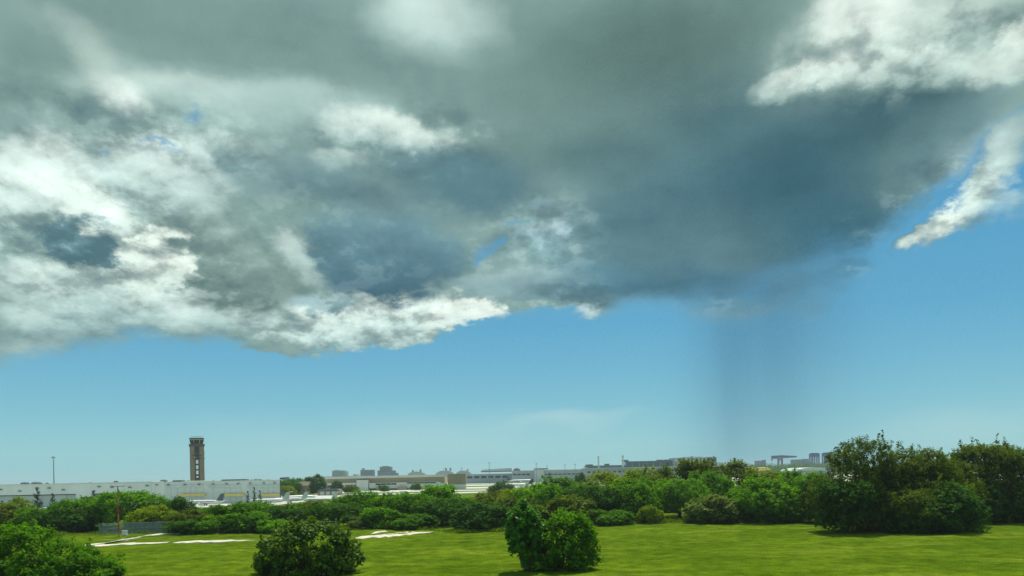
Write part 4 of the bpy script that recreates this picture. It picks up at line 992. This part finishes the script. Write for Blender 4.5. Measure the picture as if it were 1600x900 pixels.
airplane('white jet half hidden right of the hangar corner', 452, 780, 335, 16, 190, 'dull_white')
airplane('white jet with a tall white high tail left of the tan parking building', 500, 778, 325, 15, 180, 'white', ttail=True)
airplane('white jet showing a dark tail fin beside the brown roofed building', 466, 775, 370, 17, 30, 'tail_grey')
airplane('white airliner with a dark tail fin parked on the open apron', 812, 760, 620, 22, 180, 'dark')
airplane('smaller white jet right of the airliner with the dark tail', 836, 760, 600, 16, 10, 'dull_white')
airplane('white airliner parked against the grey terminal front', 812, 750, 900, 32, 0, 'tail_grey')
airplane('airliner with a dark blue tail fin rising above the hedge', 1058, 740, 820, 42, 0, 'tail_blue')
airplane('yellow airliner touching down left of the pale curved roof', 1182, 740, 560, 21, 0, 'dull_white', 'yellow').location.z = 8.6
airplane('white airliner glimpsed through the hedge right of centre', 985, 745, 560, 26, 180, 'white')

# ---- white vans glimpsed through the hedge
def van(label, px, d, rz):
    p = at(px, 760, d)
    t = thing('van', label, 'van', (p.x, d, -0.36), R(rz), 'white vans parked behind the hedge')
    MB().prism([(-2.6, .45), (2.5, .45), (2.6, 1.1), (1.9, 1.25), (1.2, 2.25), (-2.6, 2.35)], -1.0, 1.0).build('body', M['white'], t)
    MB().prism([(1.98, 1.32), (1.32, 2.12), (1.28, 2.12), (1.28, 1.32)], -1.004, 1.004).build('side_window', M['glass'], t)
    for x in (-1.6, 1.6):
        for s in (-1, 1):
            MB().lathe([(.36, -.12), (.38, 0), (.36, .12)], 10, 'x').build('wheel', M['dark'], t).matrix_local = Matrix.Translation((x, s * .92, .38)) @ Matrix.Rotation(math.pi / 2, 4, 'Z')
for lab, px, d, rz in (('white van glimpsed between the hedge tops left of the control tower', 212, 320, 0), ('white van behind the hedge below the left pine sapling', 40, 300, 8), ('white van behind the hedge at the left picture edge', 6, 305, 0),
                       ('white van behind the hedge left of the spreading tree', 92, 300, 170), ('white van behind the hedge before the hangar pier', 229, 318, 180), ('white van parked below the tan parking building', 632, 430, 0)):
    van(lab, px, d, rz)

# ---- tan parking building
fc = Face(610, 610); d = 610
t = thing('parking_building', 'long low tan parking building with white roof edge and canopies', 'building', (fc.o, d, -0.4))
X = fc.x
def Z(px, py):
    return fc.z(px, py) + 0.4
MB().box(X(500), X(694), 3, 30, 0, Z(600, 744.6)).build('wall', M['tan'], t)
MB().box(X(505), X(699.6), 0, 3.6, Z(600, 746.8), Z(600, 743.2)).build('roof_edge', M['dull_white'], t)
MB().box(X(700), X(728), -2, 5, Z(714, 757), Z(714, 740.4)).build('end_block', M['tan_dark'], t)
MB().box(X(699), X(728.4), -3, 2, 0, Z(714, 757.2)).build('end_plinth', M['dull_white'], t)
MB().box(X(558), X(576), -3, 2.9, 0, Z(567, 750)).build('stair_block', M['dull_white'], t)
MB().prism([(X(577), Z(577, 755)), (X(683), Z(683, 752.2)), (X(699), Z(699, 757.4)), (X(699), Z(699, 763)), (X(577), Z(577, 763))], -1.5, 2.9).build('canopy_wall', M['dull_white'], t)
MB().box(X(512), X(557), -1.5, 2.9, Z(535, 757.6), Z(535, 754.8)).build('canopy', M['dull_white'], t)
for a, b, y0, y1 in ((587, 620, 757.4, 755.2), (636, 682, 755.2, 753.4), (512, 520, 761.5, 758.4)):
    n = max(1, int((b - a) / 8)); px = (a + b) / 2
    for i in range(n):
        xa, xb = X(a + (b - a) * i / n), X(a + (b - a) * (i + 1) / n)
        MB().box(xa + .15, xb - .15, -1.75, -1.2, Z(px, y0), Z(px, y1)).build('window', M['glass'], t)
for px in (505, 522, 538, 552):
    MB().box(X(px) - .5, X(px) + .5, -1.4, -.4, 0, Z(px, 757.7)).build('column', M['dull_white'], t)
for px in (590, 622, 660):
    MB().box(X(px), X(px + 14), -6, -1.8, 0, Z(px + 7, 760.5)).build('ground_bay', M['tan_dark'], t)

fc = Face(520, 475); d = 520; X = fc.x
t = thing('brown_roofed_building', 'small building with a brown pitched roof beside the pale hangar', 'building', (fc.o, d, -0.4))
MB().box(X(463), X(490), 0, 14, 0, Z(475, 759)).build('wall', M['tan'], t)
MB().add([(X(461.5), -1, Z(475, 759)), (X(491), -1, Z(475, 759)), (X(491), 15, Z(475, 759)), (X(461.5), 15, Z(475, 759)), (X(465), 7, Z(475, 752.6)), (X(486), 7, Z(475, 752.6))], [(0, 1, 5, 4), (1, 2, 5), (2, 3, 4, 5), (3, 0, 4), (0, 3, 2, 1)]).build('roof', M['roof_brown'], t)
MB().box(X(478), X(484), 16, 20, 0, Z(481, 750)).build('tower_block', M['dull_white'], t)
for px in (466, 473, 480, 486):
    MB().box(X(px), X(px + 3), -.15, -.002, 2, 4).build('window', M['glass'], t)
fc = Face(470, 512); X = fc.x
t = thing('shed', 'low grey roofed shed in front of the parking building', 'building', (fc.o, 470, -0.4))
MB().box(X(496), X(530), 0, 8, 0, 2.6).build('wall', M['tan_dark'], t)
MB().prism([(X(495), 2.6), (X(531), 2.6), (X(527), 3.8), (X(499), 3.8)], -.6, 8.6).build('roof', M['terminal_dark'], t)
for px in (500, 509, 518):
    MB().box(X(px), X(px + 6), -.12, -.002, .2, 2.3).build('roller_door', M['dull_white'], t)

# ---- billboard beyond the hangar
p = at(448, 746.6, 700)
t = thing('billboard', 'dark billboard on a pole right of the pale hangar', 'billboard', (p.x, 700, -0.4))
MB().box(-2.4, 2.4, -.2, .2, p.z - .9, p.z + 1.1).build('panel', M['far_blue'], t)
MB().tube([(0, 0, 0), (0, 0, p.z - .9)], .28, 8).build('pole', M['steel'], t)
MB().box(-2.6, 2.6, -.5, .4, p.z - 1.15, p.z - .905).build('catwalk', M['terminal_dark'], t)

# ---- airport trees
APT = 'single trees on the airport'
for kd, lk, px, yt, wp, d, lab in (('tall_a', 'dark', 497, 741, 24, 500, 'dark round tree beside the brown roofed building'), ('round_a', 'mid', 452, 748, 40, 520, 'green tree mound just right of the pale hangar'),
        ('round_b', 'yellow', 450, 759, 22, 470, 'small yellow green tree below the billboard'), ('tall_b', 'dark', 482, 745, 14, 560, 'narrow dark tree left of the dark round tree'), ('round_b', 'dark', 527, 751, 18, 560, 'small dark tree before the parking building wall'),
        ('round_a', 'olive', 548, 758, 22, 520, 'olive tree before the white stair block of the parking building'), ('round_b', 'mid', 650, 755, 16, 560, 'small tree before the dark window band of the parking building'),
        ('round_b', 'mid', 600, 758, 18, 540, 'small tree before the tan bays of the parking building'), ('round_a', 'dark', 784, 752, 36, 330, 'dark rounded tree standing before the open apron'), ('round_b', 'dark', 907, 739, 20, 420, 'dark round tree top above the hedge left of the stair towers'),
        ('round_b', 'dark', 800, 765, 30, 300, 'low dark tree left of the parked airliner'), ('tall_a', 'mid', 468, 747, 20, 540, 'green tree behind the brown roofed building')):
    plant('airport_tree', lab, 'tree', kd, lk, px, yt, wp * 1.1, d, group=APT)

# ---- the long grey terminal
fc = Face(980, 780); X = fc.x
t = thing('terminal_building', 'pale terminal wing with a white sloping roof left of the domed wing', 'building', (fc.o, 980, -0.4))
MB().box(X(728), X(800), 0, 40, 0, Z(764, 740.4)).build('wall', M['terminal'], t)
MB().prism([(X(750), Z(764, 736.2)), (X(800), Z(764, 736.2)), (X(800), Z(764, 732)), (X(756), Z(764, 733.4))], -3, 30).build('roof', M['terminal_pale'], t)
MB().box(X(752), X(800), -.6, -.004, Z(764, 737.6), Z(764, 736.3)).build('roof_shade_strip', M['terminal_dark'], t)  # solid dark strip, painted in as the shade below the roof edge
for px in range(730, 796, 11):
    MB().box(X(px), X(px + 8), -.3, -.003, Z(764, 747), Z(764, 743.5)).build('window', M['glass'], t)
fc = Face(960, 850); X = fc.x
t = thing('terminal_building', 'grey terminal wing with a small dark dome', 'building', (fc.o, 960, -0.4))
MB().box(X(800), X(835), 0, 40, 0, Z(817, 735.4)).build('wall', M['terminal'], t)
MB().box(X(835), X(850), -4, 40.5, 0, Z(842, 733.4)).build('stair_block', M['terminal_pale'], t)
MB().box(X(850), X(915), -1, 40.2, 0, Z(880, 733.8)).build('wall', M['terminal'], t)
MB().box(X(836), X(857), 6, 30, Z(846, 733.4), Z(846, 731.6)).build('roof_unit', M['terminal_dark'], t)
MB().lathe([(6.2 / 1186 * 960, Z(808, 735.3)), (5.2 / 1186 * 960, Z(808, 733.4)), (3 / 1186 * 960, Z(808, 731.6)), (.4, Z(808, 730.9))], 12, 'z', (X(808), 12, 0)).build('dome', M['roof_brown'], t, True)
for a, b, y0, y1 in ((801, 834, 742.5, 740.2), (851, 914, 741.5, 740.0)):
    n = int((b - a) / 7)
    for i in range(n):
        MB().box(X(a + 7 * i) + .4, X(a + 7 * i + 6), -1.5 if a > 840 else -.4, -1.004 if a > 840 else -.004, Z((a + b) / 2, y0), Z((a + b) / 2, y1)).build('window', M['glass'], t)
fc = Face(920, 1000); X = fc.x
t = thing('terminal_building', 'long pale concourse front below the dark terminal decks', 'building', (fc.o, 920, -0.4))
MB().box(X(915), X(1062), 0, 30, 0, Z(990, 731.2)).build('wall', M['terminal'], t)
MB().box(X(912), X(1064), -2, 31, Z(990, 731.2) + .004, Z(990, 730.0)).build('roof', M['terminal_pale'], t)
for i in range(18):
    MB().box(X(918 + 8 * i), X(923 + 8 * i), -.4, -.004, Z(990, 737.6), Z(990, 735.2)).build('window', M['glass'], t)
MB().box(X(1088), X(1132), 4, 34, 0, Z(1110, 722.8)).build('white_front', M['terminal_pale'], t)
for i in range(7):
    MB().box(X(1091 + 6 * i), X(1092 + 6 * i), 3.5, 3.996, 0, Z(1110, 723.4)).build('pilaster', M['terminal'], t)

# ---- dark stacked decks, their slim towers and the windowed end
fc = Face(1250, 1000); X = fc.x
t = thing('terminal_garage', 'dark grey stacked parking decks behind the long concourse', 'building', (fc.o, 1250, -0.4))
for i, (a, b, y0, y1) in enumerate(((915, 1060, 732, 729.6), (918, 1060, 728.2, 726.4), (918, 1062, 725.0, 723.4), (984, 1062, 722.2, 720.4), (984, 1062, 719.2, 717.8))):
    MB().box(X(a), X(b), 0, 60, Z(990, y0) - 3, Z(990, y1) - 3).build('deck', M['far_blue'], t)
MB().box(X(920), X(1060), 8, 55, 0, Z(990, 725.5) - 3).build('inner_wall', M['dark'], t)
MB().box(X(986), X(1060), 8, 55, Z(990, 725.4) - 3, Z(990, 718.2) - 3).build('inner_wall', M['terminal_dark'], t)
for i in range(13):
    px = 922 + 11 * i
    MB().box(X(px), X(px + 1.2), .6, 3, 0, Z(990, 726.5 if px < 984 else 719.3) - 3).build('column', M['terminal'], t)
for a, b, h_ in ((918, 928, 2.2), (948, 954, 2.6), (976, 984, 2.6), (1031, 1038, 1.8), (1042, 1050, 1.8)):
    MB().box(X(a), X(b), 10, 30, Z(990, 723.4 if b < 984 else 717.8) - 3, Z(990, 723.4 if b < 984 else 717.8) - 3 + h_).build('roof_unit', M['terminal_dark'], t)
for px, yt, lab in ((935, 713.2, 'left one of two slim pale stair towers on the skyline'), (973, 711.8, 'right one of two slim pale stair towers on the skyline')):
    p = at(px, yt, 1200)
    t = thing('stair_tower', lab, 'tower', (p.x, 1200, -0.4), 0, 'slim stair towers')
    MB().box(-1.1, 1.1, -1.1, 1.1, 0, p.z - 1.2).build('shaft', M['terminal_pale'], t)
    MB().box(-1.4, 1.4, -1.4, 1.4, p.z - 1.196, p.z + .4).build('cap', M['terminal'], t)
fc = Face(1230, 1090); X = fc.x
t = thing('terminal_end_building', 'pale terminal end with a row of dark square windows', 'building', (fc.o, 1230, -0.4))
MB().box(X(1056), X(1104), 0, 50, 0, Z(1085, 714.6)).build('wall', M['terminal_pale'], t)
MB().box(X(1104.2), X(1121), 2, 50.5, 0, Z(1112, 713.8)).build('stair_wall', M['terminal'], t)
for px in (1059, 1075, 1081.5, 1087.5, 1093.5, 1099.5):
    MB().box(X(px), X(px + 3.4), -.5, -.004, Z(1085, 718.6), Z(1085, 716.2)).build('window', M['glass'], t)
for px in (1106, 1111.5, 1117):
    MB().box(X(px), X(px + 2.4), 1.5, 1.996, Z(1112, 721), Z(1112, 715)).build('tall_window', M['glass'], t)
for px in (1072, 1090):
    MB().box(X(px), X(px + 10), 10, 30, Z(1085, 714.6), Z(1085, 713.6)).build('roof_unit', M['terminal'], t)
for i, (px, yt, d, lab) in enumerate(((765, 722.5, 900, 'thin light mast above the white sloping terminal roof'), (838.5, 724, 900, 'thin light mast above the domed terminal wing'), (883, 726, 900, 'thin light mast right of the domed terminal wing'), (899, 725, 920, 'short light mast nearest the left stair tower'),
        (1165, 722, 900, 'thin light mast left of the yellow airliner'), (855, 727.5, 930, 'short light mast behind the terminal stair block'))):
    high_mast(px, yt, d, lab, 4)

# ---- pale hangar with a curved roof beside the right clump
fc = Face(640, 1262); X = fc.x; Z2 = lambda py: fc.z(1262, py) + .4
t = thing('curved_roof_hangar', 'white curved roof hangar between the hedge and the right clump', 'hangar', (fc.o, 640, -0.4))
MB().box(X(1248), X(1300), 0, 40, 0, Z2(735.4)).build('wall', M['wall_blue'], t)
MB().prism([(X(1246), Z2(735.4)), (X(1302), Z2(735.4))] + [(X(1274 + 28 * math.cos(a)), Z2(735.4 - 5.0 * math.sin(a))) for a in [i * math.pi / 10 for i in range(1, 10)]], -1, 41).build('roof', M['terminal_pale'], t)
for px in (1252, 1262, 1272, 1282):
    MB().box(X(px), X(px + 7), -.4, -.004, .2, Z2(737)).build('door_panel', M['terminal_pale'], t)

# ---- far skyline: hotel blocks, ships in the port, cranes, woods
def block(name, label, d, pxc, parts, bands=True):
    fc = Face(d, pxc); t = thing(name, label, 'building', (fc.o, d, -0.4), 0, 'far buildings on the skyline')
    for (a, b, yt, mt, dy) in parts:
        h = fc.z((a + b) / 2, yt) + .4
        MB().box(fc.x(a), fc.x(b), dy, dy + 30, 0, h).build('wall', M[mt], t)
        if bands and b - a > 8:
            for k in range(1, 5):
                zb = h - k * d / 1186 * 1.9
                MB().box(fc.x(a) + 2, fc.x(b) - 2, dy - .6, dy - .01, zb - .8, zb + .8).build('window_band', M['glass' if mt == 'far_blue' else 'far_blue'], t)
block('hotel_block', 'pale hotel block standing highest left of the blue office blocks', 2300, 531, [(519, 538, 735.2, 'far_pale', 0), (538, 541, 736.2, 'far_pale', 4), (522, 526, 734.4, 'far_blue', 9)])
block('office_block', 'blue grey office block with flat roof, left of the tallest far block', 2600, 573, [(563.4, 583.6, 734.2, 'far_blue', 0), (565, 567, 731.6, 'far_blue', 8)])
block('office_block', 'tallest blue grey far block with a stepped right side', 2600, 603, [(593.6, 611.4, 729.2, 'far_blue', 0), (597, 606, 728.2, 'far_blue', 6), (611.6, 617, 735, 'far_blue', 3), (589.4, 591.8, 735, 'far_blue', 8), (617.2, 621, 739, 'far_blue', 2)])
block('warehouse', 'low dark warehouse roofs on the skyline left of the pale hotel block', 1500, 515, [(500, 560, 744.2, 'terminal_dark', 0), (553, 558, 741, 'dull_white', -6)], False)
block('warehouse', 'low warehouse left of the far gantry cranes', 2500, 1190, [(1184, 1191, 719.8, 'far_blue', 0), (1196, 1198, 718.4, 'far_blue', 4)], False)
block('warehouse', 'flat warehouses below the portal cranes', 2500, 1248, [(1241, 1254, 718.0, 'far_blue', 0), (1259, 1265, 716.8, 'far_blue', 4)], False)

def ship(label, px0, px1, d, ytop, funnels, masts):
    fc = Face(d, (px0 + px1) / 2); pc = (px0 + px1) / 2; z = lambda py: fc.z(pc, py)
    t = thing('cruise_ship', label, 'ship', (fc.o, d, 0), 0, 'ships in the far port'); x0, x1 = fc.x(px0), fc.x(px1); L_ = x1 - x0
    MB().prism([(x0 + L_ * .03, 0), (x1 - L_ * .10, 0), (x1, 15), (x0, 15)], 0, 26).build('hull', M['tail_blue'], t)
    tops = z(ytop)
    for i, (a, b) in enumerate(((.02, .90), (.05, .86), (.10, .80), (.2, .70))):
        za = 15 + (tops - 15) * i / 4
        MB().box(x0 + L_ * a, x0 + L_ * b, 1 + i, 25 - i, za + .01, za + (tops - 15) / 4).build('deck', M['far_pale'], t)
    for px, h_ in funnels:
        MB().prism([(fc.x(px) - 3.4, tops), (fc.x(px) + 3.4, tops), (fc.x(px) + 2, tops + h_), (fc.x(px) - 4, tops + h_)], 9, 17).build('funnel', M['far_blue'], t)
    for px, h_ in masts:
        MB().tube([(fc.x(px), 12, tops), (fc.x(px), 12, tops + h_)], .9, 6).build('mast', M['steel'], t)
ship('leftmost of three far ships, with two short funnels', 636, 668, 2900, 737.0, ((645, 7), (657, 9)), ((650, 7),))
ship('middle far ship with two upright dark funnels', 680, 713, 2900, 735.6, ((697, 11), (704, 11)), ((693, 9),))
ship('rightmost far ship with thin masts above its bridge', 712, 739, 3000, 735.4, ((731, 6),), ((720.5, 14), (722.5, 11)))

def portal_crane(label, px0, px1, ytop, ybase, d):
    fc = Face(d, (px0 + px1) / 2); pc = (px0 + px1) / 2; z = lambda py: fc.z(pc, py)
    t = thing('portal_crane', label, 'crane', (fc.o, d, 0), 0, 'blue portal cranes in the far port'); x0, x1 = fc.x(px0), fc.x(px1)
    h = z(ytop)
    for x in (x0 + 2, x0 + (x1 - x0) * .42, x1 - 2):
        for y in (0, 18):
            MB().box(x - 2.2, x + 2.2, y, y + 4.4, 0, h - 13).build('leg', M['crane_blue'], t)
    MB().box(x0, x1, -1, 22, h - 13, h - 2).build('machine_house', M['crane_blue'], t)
    MB().box(x0 + 3, x1 - 3, 2, 18, h - 1.99, h).build('girder', M['crane_blue'], t)
    MB().box(x0 + 1, x1 - 1, 1, 3, (h - 9) * .45, (h - 9) * .45 + 2.5).build('cross_beam', M['crane_blue'], t)
portal_crane('left one of two blue portal cranes on the right skyline', 1268.5, 1281.5, 707.8, 719, 2700)
portal_crane('right one of two blue portal cranes, next to the right tree clump', 1288.5, 1302, 707.0, 719, 2700)
fc = Face(2500, 1226); z = lambda py: fc.z(1226, py); X = fc.x
t = thing('ship_crane', 'long level boom of a dark crane on the skyline left of the blue cranes', 'crane', (fc.o, 2500, 0))
MB().prism([(X(1207), z(716.8)), (X(1207), z(711.8)), (X(1222), z(711.2)), (X(1246), z(712.8)), (X(1246), z(714.8)), (X(1224), z(716.0))], 0, 8).build('boom', M['crane_navy'], t)
for px in (1217.5, 1223):
    MB().box(X(px) - 2.6, X(px) + 2.6, 1, 7, 0, z(714.8)).build('leg', M['crane_navy'], t)
MB().box(X(1218), X(1224), 0.5, 7.5, z(719), z(717)).build('machine_house', M['crane_navy'], t)
MB().prism([(X(1206.8), z(720)), (X(1207.6), z(720)), (X(1208.4), z(715.6)), (X(1206.8), z(715.6))], 1, 7).build('back_leg', M['crane_navy'], t)

# woods along the horizon
def wood(label, d0, d1, p0, p1, hmax, n, seed, look, leaf=4.0):
    rs = np.random.RandomState(seed); m = n // 40
    cx = rs.uniform(p0, p1, m); cd = rs.uniform(d0, d1, m); ch = hmax * rs.uniform(0.45, 1.0, m); cw = rs.uniform(0.5, 1.0, m) * hmax * 0.8
    k = rs.randint(0, m, n); u = unit(rs, n); u[:, 2] = np.abs(u[:, 2])
    pos = np.stack([(cx[k] - 800) / F * cd[k] + u[:, 0] * cw[k], cd[k] + u[:, 1] * cw[k], u[:, 2] ** 0.6 * ch[k] - 0.4], 1)
    tag(put('far_wood', leaf_mesh('far_wood', pos, u + np.array([0, 0, .5]), leaf * rs.uniform(.6, 1.2, n), rs.uniform(size=n), 'diamond', rs), L[look]), label, 'wood', kind='stuff')
wood('dark wood on the skyline below the far cranes', 1500, 2100, 1120, 1340, 25, 22000, 61, 'dark', 3.6)
wood('low wood along the whole far horizon', 2000, 3800, -150, 1750, 14, 30000, 62, 'dark', 5.0)
wood('low trees beyond the left hangars and the parking building', 800, 1100, -100, 560, 8.5, 9000, 63, 'dark', 2.4)

# ------------------------------------------------------------------ fence, mast and small posts at the hedge
a, b = ground(155, 836.4), ground(266, 832.6)
t = thing('wire_fence', 'grey wire mesh fence panel run below the orange mast', 'fence', (a.x, a.y, 0.05), math.atan2(b.y - a.y, b.x - a.x))
LN, FH = (b - a).length, 2.15
for i in range(6):
    x = LN * i / 5
    MB().tube([(x, 0, -.1), (x, 0, FH + .1)], .055, 7).build('post', M['wire'], t)
for z_ in (FH, FH * .52, .12):
    MB().tube([(0, 0, z_), (LN, 0, z_)], .035, 6).build('rail', M['wire'], t)
mb = MB(); st = 0.16; w_ = 0.026
for s in (1, -1):
    x = -FH if s > 0 else 0.0
    while x < (LN if s > 0 else LN + FH):
        xa, za = max(x, 0.0), 0.0; xb = x + s * FH; zb = FH
        if s > 0:
            za = xa - x; xb = min(x + FH, LN); zb = xb - x
        else:
            xa = min(x, LN); za = x - xa; xb = max(x - FH, 0.0); zb = x - xb
        if abs(xb - xa) > .05:
            y = .012 * s
            mb.add([(xa - w_, y, za), (xa + w_, y, za), (xb + w_, y, zb), (xb - w_, y, zb)], [(0, 1, 2, 3)])
        x += st
tag(mb.build('wire_mesh', M['wire'], t), kind='stuff')
g = ground(185.5, 839); h = at(185.5, 759.8, g.y).z
t = thing('orange_mast', 'thin orange and white banded mast with a crossbar above the wire fence', 'mast', (g.x, g.y, 0))
for i in range(9):
    MB().tube([(0, 0, h * i / 9 + (0.0 if i else -.1)), (0, 0, h * (i + 1) / 9 - .003)], [.13 - .006 * i, .125 - .006 * i], 8).build('band', M['orange' if i % 3 else 'faded_orange'] if i < 8 else M['vent'], t)
MB().tube([(-1.35, 0, h), (1.35, 0, h)], .05, 6).build('crossbar', M['vent'], t)
for s in (-1, 1):
    MB().tube([(s * 1.25, 0, h - .05), (s * 1.25, 0, h + .32)], .06, 6).build('lamp', M['dull_white'], t)
for z_ in (h * .44, h * .52):
    MB().tube([(-.5, 0, z_), (.5, 0, z_)], .035, 6).build('step_bar', M['orange'], t)
g = ground(195, 837.5)
t = thing('utility_box', 'small white utility box beside the foot of the orange mast', 'box', (g.x, g.y, 0.05))
MB().box(-.42, .42, -.25, .25, .12, .92).build('cabinet', M['white'], t); MB().box(-.48, .48, -.31, .31, .922, 1.0).build('lid', M['dull_white'], t); MB().box(-.36, .36, -.2, .2, -.1, .118).build('plinth', M['concrete'], t)
g = ground(525.4, 829.5)
t = thing('gate_post', 'thin grey post with a rail behind the glossy round bush', 'post', (g.x, g.y, 0))
MB().tube([(0, 0, -.1), (0, 0, 2.2)], .09, 7).build('post', M['steel'], t)
MB().lathe([(.11, 2.2), (.11, 2.26), (.02, 2.32)], 8).build('cap', M['steel'], t)
MB().tube([(-2.6, .05, 1.75), (-.05, 0, 1.75)], .05, 6).build('rail', M['steel'], t)
MB().tube([(-2.6, .05, -.1), (-2.6, .05, 1.9)], .07, 7).build('rail_post', M['steel'], t)

# ------------------------------------------------------------------ haze over the whole plain
m = bpy.data.materials.new('haze'); m.use_nodes = True; t_ = m.node_tree; t_.nodes.clear(); N = Nodes(t_)
pv = N.node('ShaderNodeVolumePrincipled', {'Color': (0.80, 0.93, 1.0, 1), 'Density': HAZE, 'Anisotropy': 0.2})
N.l.new(pv.outputs[0], N.node('ShaderNodeOutputMaterial').inputs['Volume'])
tag(MB().box(-4200, 4200, -260, 4300, -2.0, 46.0).build('haze', m), 'thin pale haze over the airport plain', 'haze', kind='stuff')
